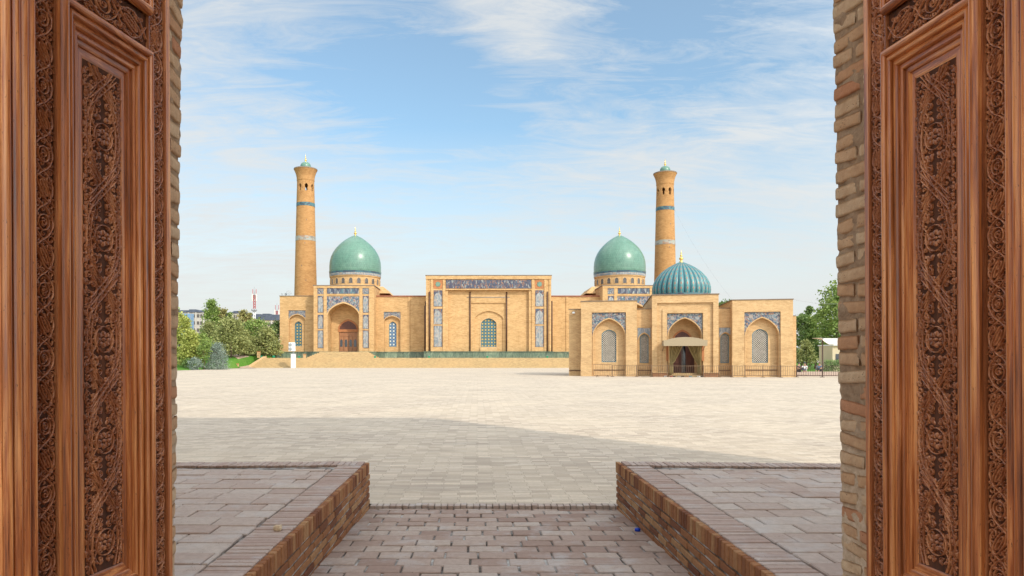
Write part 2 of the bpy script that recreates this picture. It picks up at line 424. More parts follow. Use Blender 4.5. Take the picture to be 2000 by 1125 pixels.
def mk_plaza():
    t = NT("plaza_paving")
    x, y, z = t.sep()
    w1 = t.math('SUBTRACT', t.noise(1.6, None, 3), .5); w2 = t.math('SUBTRACT', t.noise(1.3, t.map((1,1,1), loc=(9,4,2)), 3), .5)
    v = t.comb(t.math('ADD', x, t.math('MULTIPLY', w1, .10)), t.math('ADD', y, t.math('MULTIPLY', w2, .16)), 0.0)
    def bricks(c1, c2, m, off, ms):
        br = t.n("ShaderNodeTexBrick", offset=off, offset_frequency=2); t.set(br.inputs["Vector"], v); br.inputs["Scale"].default_value = 1
        br.inputs["Brick Width"].default_value = .20; br.inputs["Row Height"].default_value = .125; br.inputs["Mortar Size"].default_value = ms; br.inputs["Mortar Smooth"].default_value = .5
        t.set(br.inputs["Color1"], c1); t.set(br.inputs["Color2"], c2); t.set(br.inputs["Mortar"], m); return br
    br = bricks((.59, .495, .385), (.40, .325, .25), (.39, .32, .25), .12, .006)
    # blocks of four pavers laid from the same pallet share a tone
    v4 = t.n("ShaderNodeTexBrick", offset=.5); t.set(v4.inputs["Vector"], v); v4.inputs["Scale"].default_value = 1
    v4.inputs["Brick Width"].default_value = 1.60; v4.inputs["Row Height"].default_value = .125; v4.inputs["Mortar Size"].default_value = 0
    t.set(v4.inputs["Color1"], (1.10, 1.09, 1.07)); t.set(v4.inputs["Color2"], (.90, .90, .91))
    c = t.mix(1.0, br.outputs[0], v4.outputs[0], 'MULTIPLY')
    n1 = t.noise(.35, None, 5, .6)
    c = t.mix(t.ramp(n1, [(.42, 0.0), (.65, .45)]), c, (.64, .53, .39))
    n2 = t.noise(26, None, 6, .7)
    c = t.mix(t.ramp(n2, [(.35, .35), (.6, 0.0)]), c, (.38, .31, .24))
    n4 = t.noise(1.0, t.map((.12, .7, 1)), 4, .6)
    c = t.mix(t.ramp(n4, [(.55, 0.0), (.75, .3)]), c, (.47, .39, .30))
    n5 = t.noise(1.0, t.map((1.3, 4.5, 1)), 5, .65)
    c = t.mix(t.ramp(n5, [(.56, 0.0), (.72, .5)]), c, (.74, .65, .53))
    h = t.math('ADD', t.math('MULTIPLY', br.outputs["Fac"], -1.0), t.math('ADD', t.math('MULTIPLY', n2, .5), t.math('MULTIPLY', n5, 3.0)))
    t.bump(h, .5, .010)
    return t.done(c, .85, 0, .2)
M['plaza'] = mk_plaza()
def mk_grass():
    t = NT("lawn"); n = t.noise(2.5, None, 6, .7); n2 = t.noise(.15, None, 4)
    c = t.ramp(n, [(.3, (.045, .13, .015)), (.7, (.12, .26, .035))])
    return t.done(t.mix(t.ramp(n2, [(.45, 0.0), (.7, .5)]), c, (.17, .24, .06)), .9, 0, .1)
M['grass'] = mk_grass()
M['dirt'] = m_plain("dry_ground", (.30, .25, .19), .95, 0, .2, .05)
M['path_far'] = m_plain("garden_path", (.42, .29, .21), .9, 0, .15, 1)
def mk_steps():
    t = NT("step_brick"); x, y, z = t.sep()
    n = t.noise(1.0, t.map((2.2, 3, 6)), 4, .7); n2 = t.noise(.3, None, 4)
    c = t.ramp(n, [(.3, (.36, .25, .13)), (.7, (.58, .42, .22))])
    return t.done(t.mix(t.ramp(n2, [(.45, 0.0), (.7, .4)]), c, (.58, .38, .19)), .9, 0, .15)
M['steps'] = mk_steps()

# ================================================================== carved doors
def relief(mb, pts, w, h, d0, mp, taper=False, closed=False, wav=0.0):
    L = len(pts); vs = []
    sec = [(-1, 0), (-.72, .62), (0, 1), (.72, .62), (1, 0)]
    for i, (a, b) in enumerate(pts):
        if closed: p, q = pts[i-1], pts[(i+1) % L]
        else: p, q = pts[max(i-1, 0)], pts[min(i+1, L-1)]
        tx, ty = q[0]-p[0], q[1]-p[1]; l = math.hypot(tx, ty) or 1; nx, ny = -ty/l, tx/l
        f = 1.0
        if taper: f = max(.12, math.sin(pi*min(1, (i+.3)/(L-.4)))**.5)
        hh = h*(1+wav*math.sin(i*1.7))*f
        for (o, k) in sec:
            s, z = mp(a+nx*o*w/2*f, b+ny*o*w/2*f); vs.append((s, d0+k*hh, z))
    fs = []
    for i in range(L if closed else L-1):
        j = (i+1) % L
        for k in range(4): fs.append((i*5+k, i*5+k+1, j*5+k+1, j*5+k))
    mb.add(vs, fs, True)
def leafblob(mb, a, b, ang, l, w, h, d0, mp):
    vs = []; n = 10
    for k in range(n):
        t = 2*pi*k/n; x = math.cos(t)*l/2; y = math.sin(t)*w/2*(1-.55*math.cos(t))
        vs.append((*mp(a+x*math.cos(ang)-y*math.sin(ang), b+x*math.sin(ang)+y*math.cos(ang)), 0))
    V = [(s, d0, z) for s, z, _ in vs]
    c = mp(a, b); cs = c[0]; cz = c[1]
    V += [(cs+(s-cs)*.55, d0+h*.8, cz+(z-cz)*.55) for s, _, z in V[:n]] + [(cs, d0+h*.55, cz)]
    fs = [(k, (k+1) % n, n+(k+1) % n, n+k) for k in range(n)]+[(n+k, n+(k+1) % n, 2*n) for k in range(n)]
    mb.add(V, fs, True)
def spiral(cx, cy, r0, r1, a0, turns, n=14, dr=1):
    return [(cx+(r0+(r1-r0)*i/n)*math.cos(a0+dr*2*pi*turns*i/n), cy+(r0+(r1-r0)*i/n)*math.sin(a0+dr*2*pi*turns*i/n)) for i in range(n+1)]

def carve_band(mb, W, L, d0, mp, p=.2, ph=0.0):
    """running scroll of linked loops: round medallions alternating with slanting leaves"""
    A = W*.40; w = .0060; h = .0090
    for sg in (-1, 1):
        n = int(L/.008)
        relief(mb, [(sg*A*abs(math.cos(pi*(L*i/n+ph)/(p/2)))**.75*(1 if math.cos(pi*(L*i/n+ph)/(p/2)) > 0 else -1), L*i/n) for i in range(n+1)], w, h, d0, mp, wav=.12)
    rr = random.Random(int(W*1e4)); zz = .02
    while zz < L-.02:
        for u in (-.30, 0, .30):
            r0 = rr.uniform(.006, .010); a0 = rr.uniform(0, 6.28)
            relief(mb, spiral(u*W+rr.uniform(-.003, .003), zz+rr.uniform(-.004, .004), r0, .0022, a0, rr.uniform(.8, 1.3), 9, dr=rr.choice((-1, 1))), w*.6, h*.72, d0, mp)
            if rr.random() < .5: leafblob(mb, u*W+rr.uniform(-.008, .008), zz+.011, rr.uniform(0, 6), .012, .006, h*.65, d0, mp)
        zz += .022
    k0 = int(ph/(p/2)); k = 0
    while True:
        v = k*p/2-(ph % (p/2)); k += 1
        if v < -p/4: continue
        if v > L: break
        if v < .012 or v > L-.012: continue
        if (k+k0) % 2:
            relief(mb, [(W*.235*math.cos(2*pi*i/20), v+W*.27*math.sin(2*pi*i/20)) for i in range(20)], w*.85, h*1.1, d0, mp, closed=True)
            relief(mb, spiral(0, v, W*.15, .003, .8, 1.3), w*.7, h, d0, mp)
            for a in range(4): leafblob(mb, W*.33*math.cos(a*pi/2+pi/4), v+W*.36*math.sin(a*pi/2+pi/4), a*pi/2+pi/4+.8, .015, .009, h*.9, d0, mp)
        else:
            for (ra, rb) in ((.50, .17), (.30, .07)):
                ca, sa = math.cos(1.05), math.sin(1.05)
                relief(mb, [(ra*W*math.cos(2*pi*i/22)*ca-rb*W*math.sin(2*pi*i/22)*sa, v+ra*W*math.cos(2*pi*i/22)*sa+rb*W*math.sin(2*pi*i/22)*ca) for i in range(22)], w*.9, h*1.15, d0, mp, closed=True)
            for sg in (-1, 1):
                relief(mb, spiral(sg*W*.26, v-sg*W*.33, .013, .003, pi/2*sg, 1.1), w*.65, h, d0, mp)
                leafblob(mb, sg*W*.40, v+sg*W*.10, pi/2, .020, .008, h*.8, d0, mp)
        vm = v+p/4
        if vm < L-.01:
            for sg in (-1, 1):
                relief(mb, spiral(sg*W*.30, vm, .014, .003, pi*(sg < 0), 1.2, dr=sg), w*.7, h*.9, d0, mp)
                for q in (-1, 1): leafblob(mb, sg*W*.43, vm+q*.021, q*sg*1.0, .014, .008, h*.8, d0, mp)

def carve_panel(mb, W, z0, z1, d0, mp_, top, P=.336):
    """mirrored arabesque: rosettes in ogee loops, lattice crossings, scrolls and buds"""
    w = .0056; h = .0092
    L = z1-z0; q_ = 1.13; W = W/q_
    mp = lambda u, v: mp_(max(-.0845, min(.0845, u*q_)), max(z0-.004, min(z1+.004, v)))
    f = lambda z: math.cos(pi*(z-top)/P)
    n = int(L/.009)
    for sg in (-1, 1):
        for (A, pw) in ((.44, .8), (.34, .9)):
            pts = []
            for i in range(n+1):
                z = z0+L*i/n; c = f(z); pts.append((sg*A*W*abs(c)**pw*(1 if c > 0 else -1), z))
            relief(mb, pts, w*(1 if A > .4 else .75), h, d0, mp, wav=.12)
        pts = [(sg*(.30*W+.13*W*math.cos(2*pi*(z0+L*i/n-top)/(P/2)+pi)), z0+L*i/n) for i in range(n+1)]
        relief(mb, pts, w*.7, h*.8, d0, mp, wav=.1)
    k = -2
    while top-k*P > z0-.2:
        c = top-k*P; k += 1
        ins = lambda z, m=.01: z0+m < z < z1-m
        if ins(c, .03):
            for a in range(8): leafblob(mb, .019*math.cos(a*pi/4), c+.019*math.sin(a*pi/4), a*pi/4+pi, .019, .013, h*1.1, d0, mp)
            leafblob(mb, 0, c, 0, .012, .011, h*1.3, d0, mp)
            relief(mb, [(.036*math.cos(2*pi*i/24), c+.043*math.sin(2*pi*i/24)) for i in range(24)], w*.75, h*1.05, d0, mp, closed=True)
        for q in (-1, 1):
            for sg in (-1, 1):
                for (u, v, r, t) in ((.040, .072, .017, 1.4), (.060, .125, .012, 1.2), (.022, .105, .012, 1.2), (.064, .040, .010, 1.0)):
                    z = c+q*v
                    if ins(z, .02): relief(mb, spiral(sg*u, z, r, .003, pi/2*q, t, dr=sg*q), w*.75, h, d0, mp)
                for (u, v, a, l) in ((.074, .02, 1.4, .024), (.073, .085, 1.2, .020), (.050, .100, .6, .020), (.014, .062, 1.2, .022), (.010, .135, 1.4, .020), (.074, .150, 1.5, .022), (.045, .150, .9, .020), (.030, .060, 2.2, .016), (.070, .060, .3, .014), (.054, .020, 1.6, .018)):
                    z = c+q*v
                    if ins(z, .012): leafblob(mb, sg*u, z, sg*q*a if sg > 0 else pi-q*a, l, l*.5, h*.95, d0, mp)
        m = c-P/2
        for sg in (-1, 1):
            for o in (-.024, 0, .024):
                pts = [(sg*(.055*(2*i/10-1))+o*.0, m+o+.062*(2*i/10-1)) for i in range(11)]
                pts = [p for p in pts if ins(p[1])]
                if len(pts) > 2: relief(mb, pts, w*.8, h*1.05, d0, mp, wav=.1)
        if ins(m, .02): leafblob(mb, 0, m, pi/2, .024, .014, h*1.1, d0, mp)
    # tendrils between the main bands
    rr = random.Random(9)
    zz = z0+.03
    while zz < z1-.03:
        for sg in (-1, 1):
            for u in (.018, .040, .062):
                r0 = rr.uniform(.007, .010); a0 = rr.uniform(0, 6.28)
                zc = zz+u*.3
                relief(mb, spiral(sg*u, zc, r0, .0025, a0 if sg > 0 else pi-a0, 1.1, 9, dr=sg), w*.6, h*.75, d0, mp)
        zz += .0255
    # small corner sprays fill what is left of the ground
    rr = random.Random(5)
    for i in range(int(L/.0125)):
        z = z0+.01+(L-.02)*i/int(L/.0125)
        for sg in (-1, 1):
            leafblob(mb, sg*(W*.5-.009-rr.uniform(0, .003)), z, sg*rr.uniform(.8, 2.2), .013, .007, h*.7, d0, mp)

RING = [(0, 0), (.001, .014), (.004, .021), (.009, .026), (.015, .028), (.021, .026), (.025, .021), (.026, .010), (.030, .010), (.032, .017), (.037, .020), (.043, .018), (.046, .013), (.047, .000), (.052, .000),
        (.053, .005), (.059, .008), (.065, .005), (.068, -.002), (.069, -.014), (.074, -.014), (.076, -.009), (.083, -.008), (.087, -.014), (.088, -.028), (.098, -.030), (.103, -.034), (.104, -.044), (.124, -.046), (.131, -.050)]
def ring(mv, mh, s0, s1, z0, z1, prof=RING, wa=.111, wb=.137):
    ka, kb, kz = wa/.131, wb/.131, .14/.131
    prof = [(t, d if d > 0 else d*.64) for t, d in prof]
    for i in range(len(prof)-1):
        (t0, d0), (t1, d1) = prof[i], prof[i+1]
        L0, L1, R0, R1, Z0, Z1 = s0+t0*ka, s0+t1*ka, s1-t0*kb, s1-t1*kb, t0*kz, t1*kz
        mv[0].add([(L0, d0, z0+Z0), (L1, d1, z0+Z1), (L1, d1, z1-Z1), (L0, d0, z1-Z0)], [(0, 1, 2, 3)])
        mv[1].add([(R1, d1, z0+Z1), (R0, d0, z0+Z0), (R0, d0, z1-Z0), (R1, d1, z1-Z1)], [(0, 1, 2, 3)])
        mh[0].add([(L0, d0, z0+Z0), (R0, d0, z0+Z0), (R1, d1, z0+Z1), (L1, d1, z0+Z1)], [(0, 1, 2, 3)])
        mh[1].add([(L1, d1, z1-Z1), (R1, d1, z1-Z1), (R0, d0, z1-Z0), (L0, d0, z1-Z0)], [(0, 1, 2, 3)])

def carved_door(house, hx, hy, dirv, nv, lab):
    dv = Vector((*dirv, 0)).normalized(); nn = Vector((*nv, 0)).normalized()
    Mx = Matrix(((dv.x, nn.x, 0, hx), (dv.y, nn.y, 0, hy), (0, 0, 1, 0), (0, 0, 0, 1)))
    lean = Matrix.Shear('XY', 4, (0, 0)) if False else Matrix.Identity(4)
    lean[0][2] = -.0055; lean[0][3] = .0055*2.3
    xf = lean @ Mx
    mir = nn.x < 0
    b = MB()       # slab: back board, plain stiles, edges
    b.box(-.012, .722, -.075, -.042, .17, 3.5)
    b.box(-.012, .011, -.042, .004, .17, 3.5)
    b.box(.011, .101, -.042, -.012, .17, 3.5); b.box(.515, .604, -.042, -.012, .17, 3.5)
    for (a, c) in ((.17, .21), (.53, .66), (2.60, 2.73), (3.40, 3.5)): b.box(.101, .515, -.042, -.012, a, c)
    door = build("carved_door", b, M['wood'], house, xf=xf, label=lab)
    # carved stiles and rails
    for (a, c, ph) in ((.013, .099, .03), (.517, .602, .10)):
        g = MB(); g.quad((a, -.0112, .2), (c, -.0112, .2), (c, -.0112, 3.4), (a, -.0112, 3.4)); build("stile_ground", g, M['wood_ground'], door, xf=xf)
        g = MB(); W = c-a
        carve_band(g, W, 3.2, -.0115, lambda u, v, m=(a+c)/2: (m+u, .2+v), ph=ph+(.04 if mir else 0))
        for e in (a, c): g.box(e-.0015, e+.0015, -.012, .001, .2, 3.4)
        build("carved_stile", g, M['wood_carve'], door, xf=xf)
    for (a, c) in ((2.60, 2.73), (.53, .66)):
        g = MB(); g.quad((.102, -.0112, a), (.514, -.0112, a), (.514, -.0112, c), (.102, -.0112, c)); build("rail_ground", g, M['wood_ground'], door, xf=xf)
        g = MB(); carve_band(g, c-a-.012, .40, -.0115, lambda u, v, m=(a+c)/2: (.106+v, m+u), p=.26, ph=.05)
        build("carved_rail", g, M['wood_carve'], door, xf=xf)
    for (a, c) in ((.66, 2.60), (2.73, 3.40), (.21, .53)):
        mv, mh = (MB(), MB()), (MB(), MB()); ring(mv, mh, .1005, .5155, a, c)
        for m_ in mv: build("upright_moulding", m_, M['wood'], door, xf=xf)
        for m_ in mh: build("cross_moulding", m_, M['wood_h'], door, xf=xf)
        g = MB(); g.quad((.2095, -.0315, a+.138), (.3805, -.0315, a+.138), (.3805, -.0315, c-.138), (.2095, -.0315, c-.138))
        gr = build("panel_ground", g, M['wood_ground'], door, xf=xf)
        if c-a > 1:
            g = MB(); carve_panel(g, .171, a+.143, c-.143, -.0315, lambda u, v: (.295+u, v), 2.235)
            build("carved_panel", g, M['wood_carve'], door, xf=xf)
        elif c-a > .5:
            g = MB(); carve_panel(g, .171, a+.143, c-.143, -.0315, lambda u, v: (.295+u, v), (a+c)/2)
            build("carved_panel", g, M['wood_carve'], door, xf=xf)
    # reeded closing strip on the meeting edge
    pr = [(.604, -.012), (.605, .010), (.609, .016)]
    for k in range(4):
        pr.append((.609+k*.027, .004)); s0 = .611+k*.027
        for j in range(7):
            t = j/6; pr.append((s0+.0245*t, .018+.010*math.sin(pi*t)+(.004 if k in (1, 2) else 0)))
        pr.append((s0+.0257, .012))
    pr += [(.720, .012), (.722, -.05)]
    g = MB()
    vs = [(s, d, z) for z in (.17, 3.5) for s, d in pr]; n = len(pr)
    g.add(vs, [(i, i+1, n+i+1, n+i) for i in range(n-1)])
    build("reeded_strip", g, M['wood'], door, xf=xf)
    return door

# ================================================================== gatehouse with open doors
XL, XR, YG = -1.16, 1.456, 2.55
gate = thing("gatehouse", "brick gatehouse framing the view, with two carved wooden doors folded open", "gatehouse", (0.15, 2.85, 0))
def jamb_x(side, q, z):
    """inner face of the old brick jamb: q 0 at the doors .. 1 at the outer corner"""
    bat = (z-1.7)*(.0165 if side > 0 else -.0150)
    if side > 0: return 1.535+(1.500-1.535)*q - bat*q
    return -1.205+(-1.247+1.205)*q - bat*q*.9
def noisy(p, s, a): return (noise.noise(Vector(p)*s))*a
def jamb(side):
    y0, y1 = 2.58, 2.85; rn = random.Random(11+side)
    mm = MB()
    nu, nv = 10, 260
    def fn(u, v):
        z = -.03+3.63*v; y = y0+(y1-.006-y0)*u; x = jamb_x(side, u, z)
        low = max(0, min(1, (1.6-z)/1.0))
        return (x+side*(.006-low*.001)+noisy((x, y, z), 14, .010)+noisy((x, y, z), 45, .005), y, z)
    mm.grid(fn, nu, nv)
    def fn2(u, v):
        z = -.03+3.63*v; x = jamb_x(side, 1, z)+side*(.012+.9*u)
        return (x, y1-.004+noisy((x, 1, z), 14, .008), z)
    mm.grid(fn2, 6, nv)
    w = build("jamb_mortar", mm, M['jamb_mortar'], gate)
    bb = MB(); z = -.02; r = 0
    while z < 3.55:
        H = rn.uniform(.050, .058) if z < 1.2 else rn.uniform(.052, .062)
        gap = rn.uniform(.014, .022) if z < 1.2 else rn.uniform(.009, .015)
        L = y1-y0; off = rn.uniform(.10, .16)
        cuts = [(0, 1)] if r % 2 == 0 and rn.random() < .75 else [(0, off/L), (off/L+.05, 1)]
        if r % 2 == 0: cuts = [(a-(.1 if a == 0 else 0), b) for a, b in cuts]
        tilt = rn.uniform(-.008, .008)
        for (a, b) in cuts:
            if z < 1.35 and rn.random() < .12 and a > 0: continue
            pro = rn.uniform(-.0025, .0025) 
            sx, sy, sz = 6, 10, 5; vs = {}; verts = []; faces = []
            x_in = 0; dep = .24 if b == 1 and r % 2 else .12
            seed = rn.uniform(0, 99)
            def pt(i, j, k):
                key = (i, j, k)
                if key in vs: return vs[key]
                u, v, t = i/sx, j/sy, k/sz
                q = a+(b-a)*v
                # rounding towards the edges
                e = lambda w_: 1-abs(2*w_-1)**6
                cz_ = z+H*t; yy = y0+L*q
                xin = jamb_x(side, q, cz_)-side*pro
                x = xin+side*dep*u
                cyy = y0+L*(a+b)/2; czz = z+H/2
                if b == 1 and v > .9: yy += pro*1.2
                rd = .0028
                if i == 0: x += side*rd*((abs(2*v-1)**8)+(abs(2*t-1)**4)*.7)
                if j in (0, sy): yy -= (1 if j else -1)*rd*(abs(2*t-1)**4+(1 if i == 0 else 0)*.5)
                if k in (0, sz): cz_ -= (1 if k else -1)*.003
                P = Vector((x, yy, cz_+tilt*(q-.5)*4))
                nz = noise.noise(P*22+Vector((seed, 0, 0)))*.0035+noise.noise(P*70+Vector((0, seed, 0)))*.003
                P += Vector((side*nz, nz if b == 1 and v > .8 else nz*.4, noise.noise(P*30+Vector((0, 0, seed)))*.003))
                vs[key] = len(verts); verts.append(tuple(P)); return vs[key]
            for j in range(sy):
                for k in range(sz):
                    faces.append((pt(0, j, k), pt(0, j+1, k), pt(0, j+1, k+1), pt(0, j, k+1)))
            for i in range(sx):
                for k in range(sz):
                    faces.append((pt(i, sy, k), pt(i+1, sy, k), pt(i+1, sy, k+1), pt(i, sy, k+1)))
                    faces.append((pt(i, 0, k), pt(i+1, 0, k), pt(i+1, 0, k+1), pt(i, 0, k+1)))
                for j in range(sy):
                    faces.append((pt(i, j, 0), pt(i+1, j, 0), pt(i+1, j+1, 0), pt(i, j+1, 0)))
                    faces.append((pt(i, j, sz), pt(i+1, j, sz), pt(i+1, j+1, sz), pt(i, j+1, sz)))
            bb.add(verts, faces, True)
        z += H+gap; r += 1
    build("jamb_brickwork", bb, M['jamb_brick'], gate)
jamb(1); jamb(-1)
HG = 14.3
g = MB()
g.box(-2.6, -1.265-.02, 2.60, 2.83, -.03, 3.6); g.box(1.56, 3.6, 2.60, 2.83, -.03, 3.6)
g.box(-2.6, 3.6, 2.60, 2.85, 3.6, HG)
g.box(-34, -6.5, -5, 2.85, -.03, HG); g.box(3.6, 10.1, -7, 2.85, -.03, HG); g.box(-6.5, -2.6, 2.60, 2.85, -.03, HG)
build("wall", g, M['brick_fine'], gate)
carved_door(gate, XL, YG, (-.196, -.98), (.98, -.196), "left leaf of the carved walnut doors")
carved_door(gate, XR, YG, (.0993, -.995), (-.995, -.0993), "right leaf of the carved walnut doors")

# ================================================================== sunken path and brick terraces
def paving(mb, x0, x1, y0, y1, z, bl, bw, gap=.009, th=.04, jit=.002, skip=None, rn=rnd, rowjit=True):
    y = y0; r = 0
    while y < y1-.02:
        w = bw*rn.uniform(.94, 1.06); w = min(w, y1-y)
        x = x0-(bl*.5 if r % 2 else 0)-rn.uniform(0, bl*.12)
        while x < x1-.01:
            l = bl*rn.uniform(.93, 1.07)
            a, b = max(x, x0), min(x+l, x1)
            if b-a > .03:
                dz = rn.uniform(-.005, .005)
                mb.cbox(a+gap/2, b-gap/2, y+gap/2, y+w-gap/2, z-th, z+dz, c=.006, jit=jit, rot=rn.uniform(-.008, .008), rn=rn)
            x += l
        y += w; r += 1
pth = thing("sunken_path", "sunken path of worn pinkish bricks running between the two low walls", "path", (.15, 5, -.03)); del pth["category"]; del pth["label"]
pth["kind"] = "structure"; pth["category"] = "path"; pth["label"] = "sunken path of worn pinkish bricks between the two low walls"
g = MB(); paving(g, -1.12, 1.44, 2.9, 6.93, -.03, .262, .188, gap=.015, jit=.0035)
PS = .040                                     # the path climbs gently towards the doorway
g.v = [(x, y, z+max(0, 6.93-y)*PS) for x, y, z in g.v]
build("paving", g, M['path_brick'], pth)
g = MB(); g.grid(lambda u, v: (-1.3+2.95*u, -5+11.95*v, -.043+max(0, min(4.05, 6.93-(-5+11.95*v)))*PS+noisy((u*3, v*9, 0), 3, .003)), 40, 120)
build("joint_bed", g, M['joint'], pth)
g = MB(); paving(g, -6.5, 3.6, -7, 2.88, .128, .262, .188, gap=.011, th=.02)
g.box(-6.5, 3.6, -7, 2.87, -.03, .11)
struct("gateway_floor", g, M['path_brick'])
g = MB()
x = -1.1
while x < 1.42:
    g.cbox(x+.003, x+.062, 6.945, 7.06, -.05, rnd.uniform(-.003, .006), c=.004, jit=.0015); x += .066
ed = struct("plaza_edge", g, M['terrace_brick'])

def terrace(side, lab):
    sx = 1 if side > 0 else -1
    xi = 1.415 if side > 0 else -1.102
    xo = 9.0 if side > 0 else -9.0
    rn = random.Random(20+side)
    t = thing("brick_terrace", lab, "terrace", (xi+sx*3.5, 5, 0), "raised brick terraces beside the path")
    X = lambda a: xi+sx*a
    def bx(mb, a0, a1, *r, **k):
        p, q = sorted((X(a0), X(a1))); mb.cbox(p, q, *r, **k)
    c = MB(); p, q = sorted((X(.012), xo)); c.box(p, q, 2.86, 6.97, -.05, .425)
    build("core", c, M['joint'], t)
    b = MB(); z = -.055
    for k in range(6):
        h = .058; y = 2.86-(.12 if k % 2 else 0)
        while y < 6.98:
            l = rn.uniform(.235, .26); a, e = max(y, 2.86), min(y+l, 6.98)
            if e-a > .03: bx(b, rn.uniform(-.002, .002), .1, a+.005, e-.005, z+.007, z+h-.004, c=.005, jit=.002, rn=rn)
            y += l+.004
        z += .064
    z = .33
    y = 2.86
    cp = MB()
    while y < 6.93:
        w = rn.uniform(.050, .062)
        bx(b, rn.uniform(-.003, .001), .04, y+.004, y+w, z+.004, .442, c=.004, jit=.002, rn=rn)
        if y < 6.68: bx(cp, .041, .270, y+.003, y+w+.001, .40, .447+rn.uniform(-.003, .004), c=.004, jit=.0015, rot=rn.uniform(-.006, .006), rn=rn)
        y += w+.005
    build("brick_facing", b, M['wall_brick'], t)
    # outer edge course, bricks laid on edge towards the plaza
    a = .045
    yb = lambda a_: 6.98 - (max(0, a_)*.125*.5 if side > 0 else max(0, a_)*.03)
    while a < 7.6:
        w = rn.uniform(.05, .062)
        bx(cp, a+.003, a+w+.001, yb(a)-.24, yb(a), .33, .447+rn.uniform(-.003, .004), c=.004, jit=.0015, rn=rn)
        a += w+.005
    build("coping", cp, M['coping_brick'], t)
    pv = MB(); p, q = sorted((X(.285), xo))
    paving(pv, p, q, 2.87, 6.50, .446, .31, .205, gap=.007, th=.03, jit=.0015, rn=rn)
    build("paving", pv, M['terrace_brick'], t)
terrace(-1, "raised terrace of pale bricks left of the sunken path, with a pebble on its coping")
terrace(1, "raised terrace of pale bricks right of the sunken path, bare along its coping")

g = MB()
def peb(u, v):
    a = 2*pi*u; b = pi*v
    r = Vector((math.cos(a)*math.sin(b), math.sin(a)*math.sin(b), math.cos(b)))
    k = 1+.25*noise.noise(r*1.7)
    sg = lambda q: math.copysign(abs(q)**.6, q)
    return (-1.22+.026*sg(r.x)*k, 4.17+.020*sg(r.y)*k, .465+.018*sg(r.z)*k)
g.grid(peb, 16, 9)
tag(build("pebble", g, M['pebble']), "small pale stone lying on the coping of the left terrace", "stone")
g = MB(); g.lathe(1.375, 5.87, [(0, .0), (.022, .0), (.024, -.004), (.0245, -.022), (0, -.022)], 24, rf=lambda a, z, r: 1+.03*math.sin(a*12))
bc = build("bottle_cap", g, M['blue_cap']); bc.location = (0, 0, .038); tag(bc, "tiny blue plastic cap on the sunken path by the right wall", "bottle cap")

# ================================================================== ground
def sheet(name, x0, x1, y0, y1, z, mat, n=1):
    g = MB(); g.grid(lambda u, v: (x0+(x1-x0)*u, y0+(y1-y0)*v, z), n, n, False); return struct(name, g, mat)
sheet("ground", -2500, 2500, -300, 4500, -.09, M['dirt'])
g = MB()
g.quad((-75, 7.05, 0), (120, 7.05, 0), (120, 135, 0), (-75, 135, 0))
g.quad((-75, 6.97, 0), (-9, 6.97, 0), (-9, 7.05, 0), (-75, 7.05, 0))
struct("plaza", g, M['plaza'])
sheet("courtyard", -60, 60, -60, -5, -.034, M['plaza'])
sheet("terrace_ground", -40, 40, 2.9, 6.97, -.07, M['plaza'])

# ================================================================== helpers for arches and facades
def arch_pts(x0, x1, zs, za, n=9):
    c, w = (x0+x1)/2, (x1-x0)/2; out = []
    for i in range(-n, n+1):
        u = math.sin(pi/2*abs(i)/n); z = zs+(za-zs)*(.76*math.sqrt(max(0, 1-u*u))+.24*(1-u))
        out.append((c+math.copysign(u*w, i), z))
    return out
def fac(mb, x0, x1, z0, z1, Y, dep, ops=(), cap=True):
    """upright wall face at Y with openings (ax0, ax1, bottom, spring, apex), their reveals, and its ends"""
    x = x0
    def q(a, b, c, d): mb.quad((a, Y, c), (b, Y, c), (b, Y, d), (a, Y, d))
    def rev(p, r): mb.quad((p[0], Y, p[1]), (r[0], Y, r[1]), (r[0], Y+dep, r[1]), (p[0], Y+dep, p[1]))
    for (a0, a1, zb, zs, za) in sorted(ops):
        q(x, a0, z0, z1)
        if zb > z0+.001: q(a0, a1, z0, zb); rev((a0, zb), (a1, zb))
        pts = [(a0, zs), (a1, zs)] if za <= zs+.001 else arch_pts(a0, a1, zs, za)
        for p, r in zip(pts, pts[1:]):
            mb.quad((p[0], Y, p[1]), (r[0], Y, r[1]), (r[0], Y, z1), (p[0], Y, z1)); rev(p, r)
        rev((a0, zb), (a0, zs)); rev((a1, zs), (a1, zb))
        x = a1
    q(x, x1, z0, z1)
    if cap:
        mb.quad((x0, Y, z0), (x0, Y+dep, z0), (x0, Y+dep, z1), (x0, Y, z1))
        mb.quad((x1, Y, z0), (x1, Y+dep, z0), (x1, Y+dep, z1), (x1, Y, z1))
        mb.quad((x0, Y, z1), (x1, Y, z1), (x1, Y+dep, z1), (x0, Y+dep, z1))
def spandrel(mb, x0, x1, zt, a0, a1, zs, za, Y, th=.03):
    pts = arch_pts(a0, a1, zs, za)
    P = [(x0, zs)]+pts+[(x1, zs)]
    for p, r in zip(P, P[1:]):
        if r[0]-p[0] > 1e-4: mb.quad((p[0], Y, p[1]), (r[0], Y, r[1]), (r[0], Y, zt), (p[0], Y, zt))
    mb.quad((x0, Y, zs), (x0, Y+th, zs), (x0, Y+th, zt), (x0, Y, zt)); mb.quad((x1, Y, zs), (x1, Y+th, zs), (x1, Y+th, zt), (x1, Y, zt))
    mb.quad((x0, Y, zt), (x1, Y, zt), (x1, Y+th, zt), (x0, Y+th, zt))
